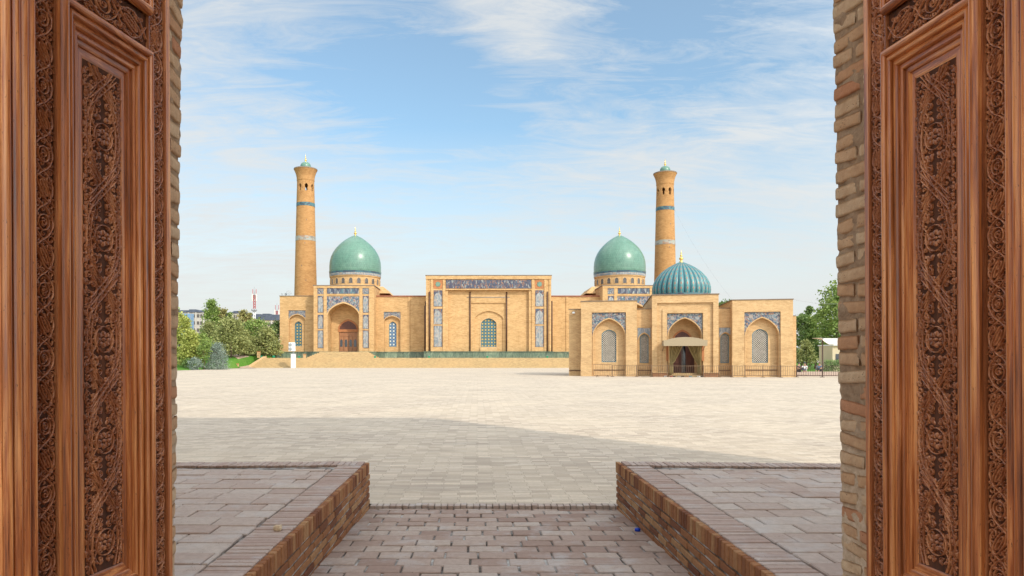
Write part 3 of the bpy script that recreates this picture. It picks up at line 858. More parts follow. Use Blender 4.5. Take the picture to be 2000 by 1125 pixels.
def band(mb, a0, a1, zb, zs, za, w, Y, pro):
    """moulded strip that follows an arch and its jambs"""
    I = [(a0, zb)]+arch_pts(a0, a1, zs, za)+[(a1, zb)]
    O = [(a0-w, zb)]+arch_pts(a0-w, a1+w, zs, za+w*1.25)+[(a1+w, zb)]
    for k in range(len(I)-1):
        i0, i1, o0, o1 = I[k], I[k+1], O[k], O[k+1]
        mb.quad((i0[0], Y-pro, i0[1]), (i1[0], Y-pro, i1[1]), (o1[0], Y-pro, o1[1]), (o0[0], Y-pro, o0[1]))
        for a, b in ((i0, i1), (o0, o1)): mb.quad((a[0], Y-pro, a[1]), (b[0], Y-pro, b[1]), (b[0], Y+.02, b[1]), (a[0], Y+.02, a[1]))
def arch_panel(mb, x0, x1, zb, zs, za, y0, y1):
    mb.prism([(x0, zb), (x1, zb)]+arch_pts(x0, x1, zs, za)[::-1], y0, y1)
def rframe(mb, x0, x1, z0, z1, w, y0, y1):
    mb.box(x0, x0+w, y0, y1, z0, z1); mb.box(x1-w, x1, y0, y1, z0, z1)
    mb.box(x0+w, x1-w, y0, y1, z1-w, z1); mb.box(x0+w, x1-w, y0, y1, z0, z0+w)

class V:       # pixel rows and columns of the photograph turned into metres on an upright plane at distance Y
    def __init__(s, Y): s.Y = Y
    def x(s, p): return PX(p, s.Y)
    def z(s, p): return PZ(p, s.Y)

def bay(wall, v, x0, x1, yt, yb, rect, arch, win, d0=.15, d1=.45, d2=.28):
    """three stepped layers: flat panel, arched recess, window opening; returns the y of each face"""
    X, Z, Y = v.x, v.z, v.Y
    fac(wall, X(x0), X(x1), Z(yb), Z(yt), Y, d0, [(X(rect[0]), X(rect[1]), Z(arch[4]), Z(rect[2]), 0)])
    fac(wall, X(x0), X(x1), Z(yb), Z(yt), Y+d0, d1, [(X(arch[0]), X(arch[1]), Z(arch[4]), Z(arch[2]), Z(arch[3]))])
    fac(wall, X(x0), X(x1), Z(yb), Z(yt), Y+d0+d1, d2, [(X(win[0]), X(win[1]), Z(win[4]), Z(win[2]), Z(win[3]))])
    return Y+d0, Y+d0+d1, Y+d0+d1+d2
def bay_trim(v, root, rect, arch, Ya, mat, mir=None, bw=.12):
    X, Z = v.x, v.z
    g = MB(); spandrel(g, X(rect[0])+.02, X(rect[1])-.02, Z(rect[2])-.02, X(arch[0])-bw, X(arch[1])+bw, Z(arch[2])-.02, Z(arch[3])+bw*1.25, Ya-.03)
    build("tile_spandrel", g, mat, root, mir)
    g = MB(); band(g, X(arch[0]), X(arch[1]), Z(arch[4])+.01, Z(arch[2]), Z(arch[3]), bw, Ya, .05)
    build("arch_band", g, M['brick_fine'], root, mir)
def window(v, root, win, Yb, pane, frame, mir=None, lattice=None, fw=.09, label=None, w_name="window"):
    X, Z = v.x, v.z
    a0, a1, zs, za, zb = X(win[0]), X(win[1]), Z(win[2]), Z(win[3]), Z(win[4])
    g = MB(); arch_panel(g, a0+.005, a1-.005, zb+.005, zs, za-.005, Yb-.06, Yb-.01)
    o = build(w_name, g, pane, root, mir, label)
    g = MB(); band(g, a0+fw, a1-fw, zb+fw, zs, za-fw*1.2, fw*.95, Yb-.07, .07); g.box(a0+.004, a1-.004, Yb-.14, Yb-.062, zb+.004, zb+fw)
    build("frame", g, frame, o, mir)
    if lattice:
        g = MB(); n = 7; st = (a1-a0)/n; H = za-zb; y = Yb-.085
        def inside(x, z):
            if z < zb+fw or x < a0+fw*.6 or x > a1-fw*.6: return False
            c, hw = (a0+a1)/2, (a1-a0)/2; u = min(1, abs(x-c)/hw)
            return z < zs+(za-fw-zs)*(.76*math.sqrt(1-u*u)+.24*(1-u))
        h = st*.5; rows = int(H/h)+1
        for r in range(rows):
            for c_ in range(n+1):
                cx = a0+c_*st+(st/2 if r % 2 else 0); cz = zb+r*h
                for sg in (-1, 1):
                    ex, ez = cx+sg*st/2, cz+h
                    if inside(cx, cz) or inside(ex, ez):
                        w = st*.085; mx, mz = (cx+ex)/2, (cz+ez)/2
                        if not inside(mx, mz): continue
                        g.add([(cx-w, y, cz), (cx+w, y, cz), (ex+w, y, ez), (ex-w, y, ez), (cx-w, y+.02, cz), (cx+w, y+.02, cz), (ex+w, y+.02, ez), (ex-w, y+.02, ez)], [(0, 1, 2, 3), (1, 5, 6, 2), (0, 3, 7, 4)])
                if inside(cx, cz): g.add([(cx-st*.2, y-.01, cz), (cx, y-.01, cz-h*.42), (cx+st*.2, y-.01, cz), (cx, y-.01, cz+h*.42)], [(0, 1, 2, 3)])
        build("lattice", g, lattice, o, mir)
    return o
def coping(mb, x0, x1, y0, y1, z, h=.16, o=.10):
    mb.box(x0-o, x1+o, y0-o, y1+o, z+.002, z+h)
def finial(mb, cx, cy, z, h, r):
    mb.lathe(cx, cy, [(r*.55, z-.03), (r*.6, z+h*.04), (r*.35, z+h*.10), (r, z+h*.20), (r*.85, z+h*.30), (r*.3, z+h*.36), (r*.3, z+h*.40), (r*.62, z+h*.47), (r*.3, z+h*.55), (r*.22, z+h*.62), (r*.36, z+h*.68), (r*.12, z+h*.76), (0, z+h)], 12)
def pole(mb, x, y, z0, z1, r): mb.tube([(x, y, z0), (x, y, z1)], r, 8)

# ================================================================== mosque
YW, YP, YC = 118.0, 115.6, 113.8
XA = PX(954, YC)
mosque = thing("mosque", "long tan brick mosque with two smooth green domes and blue tiled portals", "mosque", (XA, 118, 1.55))
ZB = PZ(699, 112)          # podium top
wv = V(YW); pv_ = V(YP); cv_ = V(YC)
ZPL = wv.z(687)            # top of the green marble plinth
for mir in (None, XA):
    w = MB()
    # outer wing with its window bay
    r, a, wn_ = (563.3, 596.6, 606), (564.5, 595.7, 625, 614.4, 687), (573.8, 588, 634.5, 627, 676)
    Ya, Yb, Yc = bay(w, wv, 546.4, 613.5, 578.5, 687, r, a, wn_)
    w.box(wv.x(546.4), wv.x(613.5), Yc, 142, ZPL, wv.z(578.5))
    build("outer_wing", w, M['brick'], mosque, mir)
    bay_trim(wv, mosque, r, a, Ya, M['tile_fine'], mir)
    window(wv, mosque, wn_, Yc, M['lattice_teal'], M['blue_frame'], mir)
    # inner wing between portal and centre
    w = MB()
    r, a, wn2 = (749.4, 782.3, 609), (750.2, 781.2, 627, 617.5, 687), (759, 773.6, 635, 627.8, 677)
    Ya, Yb, Yc = bay(w, wv, 730.5, 834, 579.5, 687, r, a, wn2)
    w.box(wv.x(730.5), wv.x(834), Yc, 142, ZPL, wv.z(579.5))
    w.box(wv.x(797.5), wv.x(801), YW-.14, YW, ZPL, wv.z(580)); w.box(wv.x(811), wv.x(833), YW-.08, YW, ZPL, wv.z(580))
    build("inner_wing", w, M['brick'], mosque, mir)
    bay_trim(wv, mosque, r, a, Ya, M['tile_fine'], mir)
    window(wv, mosque, wn2, Yc, M['lattice_blue'], M['blue_frame'], mir)
    g = MB(); coping(g, wv.x(546.4), wv.x(612.6), YW, 142, wv.z(578.5), .10)
    build("coping", g, M['coping'], mosque, mir)
    g = MB(); coping(g, wv.x(732), wv.x(831.5), YW, 142, wv.z(579.5), .20, .14)
    build("red_coping", g, M['coping_red'], mosque, mir)
    # portal
    X, Z = pv_.x, pv_.z; w = MB(); DN = 3.0
    fac(w, X(612.6), X(730.8), ZPL, Z(558.5), YP, DN, [(X(640), X(701.2), ZPL, Z(617), Z(592.3))])
    dl, dr = X(655), X(692)
    fac(w, X(612.6), X(730.8), ZPL, Z(558.5), YP+DN, .4, [(dl, dr, ZPL, Z(647.2), 0)])
    w.box(X(612.6), X(730.8), YP+DN+.4, 133, ZPL, Z(558.5))
    for (p, q) in ((612.8, 619.8), (632.3, 638.4), (702, 708), (721, 730.6)): w.box(X(p), X(q), YP-.12, YP, ZPL, Z(559.5))
    w.box(X(612.6), X(730.8), YP-.16, YP-.001, Z(562.6), Z(558.5))
    w.box(X(638.5), X(701.9), YP-.10, YP, Z(577.5), Z(574.6))
    build("portal_wall", w, M['brick'], mosque, mir)
    g = MB(); coping(g, X(612.6), X(730.8), YP-.1, 133, Z(558.5), .14)
    build("coping", g, M['coping'], mosque, mir)
    g = MB(); spandrel(g, X(638.9), X(701.6), Z(579), X(640)-.2, X(701.2)+.2, Z(618), Z(592.3)+.25, YP-.05, .05)
    build("tile_spandrel", g, M['tile'], mosque, mir)
    g = MB(); band(g, X(640), X(701.2), ZPL, Z(617), Z(592.3), .2, YP, .08)
    build("arch_band", g, M['brick_fine'], mosque, mir)
    g = MB(); g.box(X(639), X(700.6), YP-.06, YP, Z(573.6), Z(563.2)); build("tile_frieze", g, M['tile_frieze'], mosque, mir)
    for (p, q) in ((620.2, 632), (708.2, 720.4)):
        g = MB(); g.box(X(p), X(q), YP-.05, YP, Z(574.2), Z(563)); build("tile_square", g, M['tile_fine'], mosque, mir)
        for (t, s_, b) in ((579, 585, 610), (616, 622, 641.5), (646.5, 647.5, 679)):
            g = MB(); g.box(X(p+.4), X(q-.4), YP-.03, YP, Z(b+.8), Z(t-1.2)); build("tile_surround", g, M['tile_dark'], mosque, mir)
            g = MB(); arch_panel(g, X(p+1.6), X(q-1.8), Z(b), Z(s_), Z(t+.2), YP-.07, YP-.03); build("tile_panel", g, M['tile_white'], mosque, mir)
    # door of the portal
    yb = YP+DN
    g = MB()
    g.box(dl, dr, yb+.2, yb+.36, ZPL, Z(647.2)); g.box(dl+.05, dr-.05, yb+.12, yb+.2, Z(655.5), Z(648.5))
    door = build("entrance_door", g, M['door_far'], mosque, mir)
    wl = (dr-dl)/4
    for k in range(4):
        a0, a1 = dl+wl*k+.04, dl+wl*(k+1)-.04
        g = MB(); g.box(a0, a1, yb+.10, yb+.2, ZPL+.02, Z(656)); g.box(a0+.12, a1-.12, yb+.06, yb+.10, ZPL+.15, Z(679.5))
        build("door_leaf", g, M['door_far'], door, mir)
        g = MB(); arch_panel(g, a0+.14, a1-.14, Z(676.5), Z(665), Z(662), yb+.06, yb+.12); build("door_glass", g, M['glass'], door, mir)
    g = MB(); g.box(X(653.5), X(693.5), yb-.08, yb, Z(646.8), Z(642)); band(g, X(656.5), X(690.8), Z(641.8), Z(641), Z(625), .28, yb, .08)
    build("door_arch", g, M['terracotta'], mosque, mir)
    g = MB(); arch_panel(g, X(656.5), X(690.8), Z(641.8), Z(641), Z(625), yb-.04, yb); build("tympanum", g, M['door_dark'], mosque, mir)
    # drum and dome
    YD = 126.0; dv_ = V(YD); k = YD/F; cx = dv_.x(694)
    g = MB(); z0, z1 = dv_.z(577), dv_.z(563.5)
    hw0, hw1 = 72*k, 59*k
    g.add([(cx-hw0, YD-hw0*.6, z0), (cx+hw0, YD-hw0*.6, z0), (cx+hw0, YD+hw0, z0), (cx-hw0, YD+hw0, z0), (cx-hw1, YD-hw1*.6, z1), (cx+hw1, YD-hw1*.6, z1), (cx+hw1, YD+hw1, z1), (cx-hw1, YD+hw1, z1)],
          [(0, 1, 5, 4), (1, 2, 6, 5), (2, 3, 7, 6), (3, 0, 4, 7), (4, 5, 6, 7)])
    build("dome_base", g, M['brick'], mosque, mir)
    g = MB(); R0 = 47.6*k
    g.lathe(cx, YD, [(R0*1.02, z1-.05), (R0*1.02, dv_.z(560)), (R0, dv_.z(560)), (R0, dv_.z(544.5)), (R0*1.03, dv_.z(544)), (R0*1.03, dv_.z(542))], 64, False)
    drum = build("drum", g, M['brick'], mosque, mir)
    for j in range(-5, 6):
        an = -pi/2+j*2*pi/20
        T = Matrix.Translation((cx, YD, 0)) @ Matrix.Rotation(an+pi/2, 4, 'Z')
        g = MB(); hw = 3.4*k
        arch_panel(g, -hw, hw, dv_.z(558), dv_.z(551.5), dv_.z(547.5), -R0-.03, -R0+.1)
        g.v = [tuple(T @ Vector(p)) for p in g.v]; build("drum_window", g, M['window_dark'], drum, mir)
        g = MB(); band(g, -hw, hw, dv_.z(558), dv_.z(551.5), dv_.z(547.5), .10, -R0-.03, .05)
        g.v = [tuple(T @ Vector(p)) for p in g.v]; build("window_arch", g, M['brick_fine'], drum, mir)
    bz, tz = dv_.z(542), dv_.z(459.5); H = tz-bz; RD = 49.8*k
    g = MB(); prof = [(0, .955), (.06, .985), (.15, .998), (.25, 1.0), (.36, .985), (.47, .94), (.57, .865), (.66, .77), (.74, .655), (.81, .535), (.87, .41), (.92, .29), (.96, .17), (.985, .085), (1, .02)]
    g.lathe(cx, YD, [(RD*r_, bz+H*t_) for t_, r_ in prof], 72)
    dome = build("dome", g, M['dome'], mosque, mir, org=(cx, YD))
    for (t0_, t1_, m_, o_) in ((0, .055, 'tile_white', 1.012), (.055, .10, 'tile_teal', 1.016), (.10, .125, 'dome', 1.022)):
        g = MB(); ra = RD*.985*o_; g.lathe(cx, YD, [(ra-.1, bz+H*t0_), (ra, bz+H*t0_+.01), (ra+.03, bz+H*t1_), (ra-.1, bz+H*t1_+.01)], 72, False)
        build("tile_band", g, M[m_], dome, mir, org=(cx, YD))
    g = MB(); finial(g, cx, YD, tz-.05, 18.5*k, .27); build("finial", g, M['gold'], dome, mir)
    # plinth of green marble follows the plan
    g = MB(); o = .3
    pl = [(wv.x(541), YW-o), (X(612.6)-o, YW-o), (X(612.6)-o, YP-o), (X(642), YP-o)]
    def wallrun(P, z0, z1, th, mb):
        for (xa, ya), (xb, yb_) in zip(P, P[1:]):
            if abs(ya-yb_) < 1e-6: mb.box(xa, xb, ya, ya+th, z0, z1)
            else: mb.box(xa, xa+.5, min(ya, yb_)+.001, max(ya, yb_)-.001, z0, z1)
    wallrun(pl, ZB, ZPL-.12, 1.2, g)
    build("marble_plinth", g, M['green_marble'], mosque, mir)
    g = MB(); wallrun([(X(699), YP-o), (X(730.8)+o, YP-o)], ZB, ZPL-.12, 1.2, g)
    g.box(X(730.8)+o-.5, X(730.8)+o, YP-o+1.201, YW-o-.001, ZB, ZPL-.12)
    g.box(X(730.8)+o, cv_.x(832)-.3, YW-o, YW-o+1.2, ZB, ZPL-.12)
    build("marble_plinth", g, M['green_marble'], mosque, mir)
    g = MB(); o = .42
    g.box(wv.x(541), X(612.6)-.4, YW-o, YW+.0, ZPL-.118, ZPL-.002)
    g.box(X(612.6)-o, X(640)-.02, YP-o, YP+.0, ZPL-.118, ZPL-.004); g.box(X(701.2)+.02, X(730.8)+o, YP-o, YP+.0, ZPL-.118, ZPL-.004)
    g.box(X(730.8)+.4, cv_.x(832)-.1, YW-o, YW+.0, ZPL-.118, ZPL-.003)
    g.box(X(640), X(701), YP-.35, YP+DN+.25, ZB, ZPL-.02)
    build("plinth_ledge", g, M['blue_frame'] if False else M['green_marble'], mosque, mir)
    for (px_, Yq, t, b) in ((732.8, YW-.1, 586, 687), (829.8, YW-.1, 597, 687)):
        g = MB(); pole(g, PX(px_, Yq), Yq, ZPL, PZ(t, Yq), .11); build("drainpipe", g, M['pipe'], mosque, mir)
    # broad steps to the portal
    g = MB(); n = 6
    for i in range(n):
        f0 = i/n; za, zb_ = ZB+(ZPL-.06-ZB)*i/n, ZB+(ZPL-.06-ZB)*(i+1)/n
        xa, xb = PX(600+22*f0, 113), PX(736-22*f0, 113)
        g.box(xa, xb, YP-2.6+.36*i, YP-.31 if i < n-1 else YP-.31, za+.002, zb_)
    build("portal_steps", g, M['steps'], mosque, mir)
# centre block
X, Z = cv_.x, cv_.z
w = MB()
fac(w, X(832), X(1076.6), Z(686), Z(538.8), YC, .55, [(X(875.3), X(1033), Z(686), Z(566), 0)])
fac(w, X(832), X(1076.6), Z(686), Z(538.8), YC+.55, .20, [(X(920), X(988), Z(686), Z(591), 0)])
fac(w, X(832), X(1076.6), Z(686), Z(538.8), YC+.75, .25, [(X(926.5), X(983.5), Z(686), Z(624), Z(606.5))])
fac(w, X(832), X(1076.6), Z(686), Z(538.8), YC+1.0, .3, [(X(939.3), X(970), Z(677.3), Z(632.5), Z(620.8))])
w.box(X(832), X(1076.6), YC+1.30, 140, Z(686), Z(538.8))
for (p, q) in ((832.2, 836), (841.5, 845.8), (865, 870), (1038.5, 1043.5), (1063, 1067.5), (1072.6, 1076.4)): w.box(X(p), X(q), YC-.14, YC, Z(686), Z(546))
w.box(X(832)-.05, X(1076.6)+.05, YC-.22, YC-.001, Z(545.2), Z(539))
w.box(X(870), X(1038.5), YC-.2, YC-.001, Z(566.5), Z(564.2))
build("centre_wall", w, M['brick'], mosque)
g = MB(); coping(g, X(832), X(1076.6), YC-.15, 140, Z(538.8), .13); build("coping", g, M['coping'], mosque)
window(cv_, mosque, (939.3, 970, 632.5, 620.8, 677.3), YC+1.30, M['lattice_teal'], M['blue_frame'])
g = MB(); band(g, X(939.3), X(970), Z(677.3), Z(632.5), Z(620.8), .16, YC+1.0, .05); build("arch_band", g, M['brick_fine'], mosque)
g = MB(); g.box(X(938), X(971.3), YC+.7, YC+1.0, Z(686), Z(678)); build("sill", g, M['brick_fine'], mosque)
g = MB(); g.box(X(871), X(1037.5), YC-.09, YC, Z(563.3), Z(546.6)); build("tile_frieze", g, M['tile_dark'], mosque)
for (p, q) in ((846.8, 864), (1045.2, 1062)):
    g = MB(); g.box(X(p), X(q), YC-.04, YC, Z(563.6), Z(546.8)); build("tile_square", g, M['terracotta'], mosque)
    c_ = ((X(p)+X(q))/2, (Z(563.6)+Z(546.8))/2)
    g = MB(); st = []
    for i in range(16): rr = .50 if i % 2 == 0 else .33; st.append((c_[0]+rr*math.cos(i*pi/8), c_[1]+rr*math.sin(i*pi/8)))
    g.prism(st, YC-.10, YC-.04); build("star", g, M['dome'], mosque)
    for (t, s_, b) in ((571.5, 580.5, 598), (606.5, 614.5, 632.8), (637, 637.6, 677)):
        g = MB(); g.box(X(p+.2), X(q-.2), YC-.03, YC, Z(b+.6), Z(567 if t == 571.5 else t-3.4 if t < 630 else t-.8)); build("tile_surround", g, M['tile_dark'], mosque)
        g = MB(); arch_panel(g, X(p+1.4), X(q-1.6), Z(b), Z(s_), Z(t), YC-.07, YC-.03); build("tile_panel", g, M['tile_white'], mosque)
for px_ in (839, 1069.2, 831, 1078):
    Yq = YC-.25 if px_ in (839, 1069.2) else YC+.5
    g = MB(); pole(g, PX(px_, Yq), Yq, ZPL-.1, PZ(569.5 if px_ in (839, 1069.2) else 588, Yq), .11); build("drainpipe", g, M['pipe'], mosque)
for px_ in (918, 989.5):
    Yq = YC+.42; g = MB(); pole(g, PX(px_, Yq), Yq, ZPL-.1, PZ(570, Yq), .11); build("drainpipe", g, M['pipe'], mosque)
g = MB(); g.tube([(X(912), YC+.5, Z(580)), (X(996), YC+.5, Z(580))], .045, 6); build("cable_rail", g, M['grey'], mosque)
g = MB(); g.box(X(832)-.3, X(1076.6)+.3, YC-.35, YC+5, ZB, ZPL-.12); build("marble_plinth", g, M['green_marble'], mosque)
g = MB(); g.box(X(832)-.4, X(1076.6)+.4, YC-.45, YC, ZPL-.118, ZPL-.002); build("plinth_ledge", g, M['green_marble'], mosque)

# ------------------------------------------------------------------ podium with its long flight of steps
g = MB(); n = 9
xl, xr = PX(487, 108), PX(1360, 108)
for i in range(n):
    z0, z1 = ZB*i/n, ZB*(i+1)/n
    g.box(xl+.17*i, xr, 108+.32*i, 111.2 if i < n-1 else 150, max(z0, -.02)+.001, z1)
stp = struct("podium_steps", g, M['steps'])
g = MB(); c0 = (PX(487, 108), 107.95, -.05)
g.add([(xl-.35, 107.9, -.05), (xl+.05, 107.9, -.05), (xl-.35, 107.9, .22), (xl+.05, 107.9, .22), (xl+1.15, 111.2, ZB+.25), (xl+1.75, 111.2, ZB+.25), (xl+1.15, 111.2, -.05), (xl+1.75, 111.2, -.05)],
      [(0, 1, 3, 2), (2, 3, 5, 4), (0, 2, 4, 6), (1, 7, 5, 3), (4, 5, 7, 6)])
tag(build("side_wall", g, M['brick_fine']), "sloping brick cheek wall at the left end of the long steps", "low wall")

# ================================================================== minarets
def minaret(px, Y, dy, lab):
    k = Y/F; v = V(Y); cx = v.x(px); t = thing("minaret", lab, "minaret", (cx, Y, ZB), "minarets of the mosque")
    zz = lambda p: v.z(p+dy)
    r_at = lambda p: (16.4+(p-355)*(21.6-16.4)/(577-355))*k
    g = MB()
    pr = [(r_at(700), ZB)]+[(r_at(p), zz(p)) for p in (640, 577, 520, 471.5)]
    g.lathe(cx, Y, pr, 48)
    g.lathe(cx, Y, [(r_at(p), zz(p)) for p in (463, 430, 404.5)], 48); g.lathe(cx, Y, [(r_at(p), zz(p)) for p in (398, 388, 378)], 48)
    build("shaft", g, M['brick_min'], t)
    g = MB(); g.lathe(cx, Y, [(r_at(471.5)+.03, zz(471.6)), (r_at(463)+.04, zz(462.9))], 48); build("tile_band", g, M['tile_chain'], t)
    g = MB(); g.lathe(cx, Y, [(r_at(404.5)+.03, zz(404.6)), (r_at(398)+.04, zz(397.9))], 48); build("tile_band", g, M['tile_teal'], t)
    # gallery with eight arched openings, cut through both faces of its wall
    rows = [378, 375.5, 372, 368.5, 366, 364, 362.5, 361.5, 355]; N = 96
    half = [0, 2.2, 2.2, 2.6, 2.6, 2.0, 1.0, 0]
    g = MB(); off = 12*.42
    def hole(i, j):
        if half[j] == 0: return False
        q = (i+.5-off) % 12; q = min(q, 12-q); return q < half[j]
    for rad in (0, -.45):
        vs = []
        for p in rows:
            for i in range(N):
                a = 2*pi*i/N; rr = r_at(p)+rad; vs.append((cx+rr*math.cos(a), Y+rr*math.sin(a), zz(p)))
        fs = [(j*N+i, j*N+(i+1) % N, (j+1)*N+(i+1) % N, (j+1)*N+i) for j in range(len(rows)-1) for i in range(N) if not hole(i, j)]
        g.add(vs, fs)
    for j in range(len(rows)-1):
        for i in range(N):
            if hole(i, j) != hole((i+1) % N, j):
                a = 2*pi*(i+1)/N; P = []
                for (p, rad) in ((rows[j], 0), (rows[j], -.45), (rows[j+1], -.45), (rows[j+1], 0)):
                    rr = r_at(p)+rad; P.append((cx+rr*math.cos(a), Y+rr*math.sin(a), zz(p)))
                g.quad(*P)
    build("gallery", g, M['brick_min'], t)
    g = MB(); g.lathe(cx, Y, [(r_at(378)-.45, zz(377)), (0, zz(377))], 24); build("gallery_floor", g, M['pipe'], t)
    g = MB(); g.lathe(cx, Y, [(r_at(355), zz(355)), (r_at(355)+.06, zz(354)), (r_at(355)+.05, zz(352)), (17.1*k, zz(348)), (17.9*k, zz(344)), (19*k, zz(340)), (20.6*k, zz(336)), (22*k, zz(333)), (22.4*k, zz(332.4))], 48)
    build("flared_crown", g, M['brick_min'], t)
    g = MB(); g.lathe(cx, Y, [(22.6*k, zz(332.4)), (22.6*k, zz(330.6)), (10*k, zz(330.2)), (0, zz(330.2))], 48); build("crown_rim", g, M['coping'], t)
    g = MB(); g.lathe(cx, Y, [(10.0*k, zz(332)), (10.3*k, zz(327)), (10.1*k, zz(324)), (9*k, zz(321)), (7*k, zz(318.6)), (4*k, zz(317)), (0, zz(316.3))], 32); cu = build("cupola", g, M['dome'], t)
    g = MB(); finial(g, cx, Y, zz(317), 17*k, .22); build("finial", g, M['gold'], cu)
    rr = random.Random(int(px))
    for j, (p, a) in enumerate(((431, -1.25), (472+4, -1.4), (520, -1.7), (548, -1.3))):
        g = MB(); r_ = r_at(p); g.box(-.05, .05, -r_-.01, -r_+.2, zz(p)-.28, zz(p)); T = Matrix.Translation((cx, Y, 0)) @ Matrix.Rotation(a+pi/2, 4, 'Z')
        g.v = [tuple(T @ Vector(q)) for q in g.v]; build("slit_window", g, M['window_dark'], t)
minaret(597, 130, 0, "tall tan brick minaret at the left, rising behind the mosque's left wing")
minaret(1299, 132.8, 8, "tall tan brick minaret at the right, rising behind the ribbed blue dome")

# ================================================================== mausoleum
YM = 56.0
TH = R(10.5); CT, ST = math.cos(TH), math.sin(TH); PXM = PX(1338, YM)       # the front is turned a little towards the viewer
def m_along(px, Y):
    """place along the mausoleum's front (before turning) at which column px meets the plane set back to Y"""
    u = (px-CX)/F; d = Y-YM
    return (u*(YM+d*CT)-PXM-d*ST)/(CT+u*ST)
def m_depth(px, Y): return YM-m_along(px, Y)*ST+(Y-YM)*CT
def m_world(px, Y):
    a = m_along(px, Y); d = Y-YM; return (PXM+a*CT+d*ST, YM-a*ST+d*CT)
class VM:
    def __init__(s, Y, ref): s.Y = Y; s.d = m_depth(ref, Y)
    def x(s, p): return PXM+m_along(p, s.Y)
    def z(s, p): return PZ(p, s.d)
maus = thing("mausoleum", "low tan brick mausoleum with a ribbed turquoise dome and an awning over its door", "mausoleum", (PXM, YM, 0))
maus.rotation_euler = (0, 0, -TH)
def pavilion(x0, x1, yt, rect, arch, win, Y, depth, pipe=None, name="pavilion_wall"):
    v = VM(Y, (x0+x1)/2); w = MB(); yb = 700+1.5*F/v.d
    a = arch+(yb,); r = rect
    Ya, Yb, Yc = bay(w, v, x0, x1, yt, yb, r, a, win, .16, .42, .2)
    w.box(v.x(x0), v.x(x1), Yc, Y+depth, 0, v.z(yt))
    # low footing of each pier
    w.box(v.x(x0)-.03, v.x(r[0]), Y-.05, Y-.001, 0, v.z(699.5)); w.box(v.x(r[1]), v.x(x1)+.03, Y-.05, Y-.001, 0, v.z(699.5))
    build(name, w, M['brick_fine'], maus)
    bay_trim(v, maus, r, a, Ya, M['tile_fine'], None, .07)
    window(v, maus, win, Yc, M['window_dark'], M['blue_frame'], None, M['lattice_white'], .055)
    g = MB(); coping(g, v.x(x0), v.x(x1), Y, Y+depth, v.z(yt), .07, .05); build("coping", g, M['coping'], maus)
    g = MB(); w_ = .035; g.box(v.x(x0 if False else a[0]), v.x(a[1]), Yb-.05, Yb-.005, v.z(723.6), v.z(722.2)); build("rail", g, M['pipe'], maus)
    for cx_ in (r[0]+12.5*(r[1]-r[0])/68, r[1]-12.5*(r[1]-r[0])/68):
        g = MB(); X0, Z0 = v.x(cx_), v.z(r[2]+9); st = []
        for i in range(16): rr = .19 if i % 2 == 0 else .13; st.append((X0+rr*math.cos(i*pi/8), Z0+rr*math.sin(i*pi/8)))
        g.prism(st, Ya-.05, Ya-.03); build("tile_star", g, M['tile_white'], maus)
pavilion(1135, 1244, 588.5, (1156, 1222.5, 610), (1159, 1220.5, 655, 622.5), (1175, 1204, 654, 643, 707.5), 56.1, 9)
pavilion(1430.4, 1549, 585.8, (1454, 1524.7, 609), (1457, 1521.8, 655, 620.5), (1472, 1503.3, 654, 641.6, 708.5), 55.9, 9)
# recessed links
for (x0, x1, yt, r, a, wi) in ((1243, 1274.5, 604, (1244.8, 1271.2, 640), (1247.5, 1269, 663, 650.5), (1250, 1267, 660, 652.5, 708.5)), (1402, 1432, 602.5, (1404.4, 1430.2, 639.5), (1406.5, 1428, 662, 649.5), (1408, 1424.5, 659, 651.5, 709))):
    Y = 56.75; v = VM(Y, (x0+x1)/2); w = MB(); yb = 700+1.5*F/v.d; a = a+(yb,)
    Ya, Yb, Yc = bay(w, v, x0, x1, yt, yb, r, a, wi, .05, .2, .12)
    w.box(v.x(x0), v.x(x1), Yc, Y+6, 0, v.z(yt)); build("link_wall", w, M['brick_fine'], maus)
    bay_trim(v, maus, r, a, Ya, M['tile_white'], None, .05)
    window(v, maus, wi, Yc, M['window_dark'], M['blue_frame'], None, M['lattice_white'], .05)
    g = MB(); coping(g, v.x(x0)+.1, v.x(x1)-.1, Y, Y+6, v.z(yt), .06, .04); build("coping", g, M['coping'], maus)
    g = MB(); g.box(v.x(x0)+.12, v.x(x1)-.12, Y-.08, Y-.01, v.z(724), v.z(722.4)); build("rail", g, M['pipe'], maus)
# buttresses at both ends
for (x0, x1, yt, Y) in ((1111.3, 1136.5, 604.5, 57.2), (1548, 1555.2, 617.5, 56.4)):
    v = VM(Y, (x0+x1)/2); g = MB(); g.box(v.x(x0), v.x(x1), Y, Y+5, 0, v.z(yt)); build("buttress", g, M['brick_fine'], maus)
    g = MB(); coping(g, v.x(x0), v.x(x1)-.1, Y, Y+5, v.z(yt), .06, .04); build("coping", g, M['coping'], maus)
v = VM(57.15, 1123); g = MB(); g.box(v.x(1111.8), v.x(1134.5), 57.13, 57.19, v.z(724.2), v.z(722.6)); build("rail", g, M['pipe'], maus)
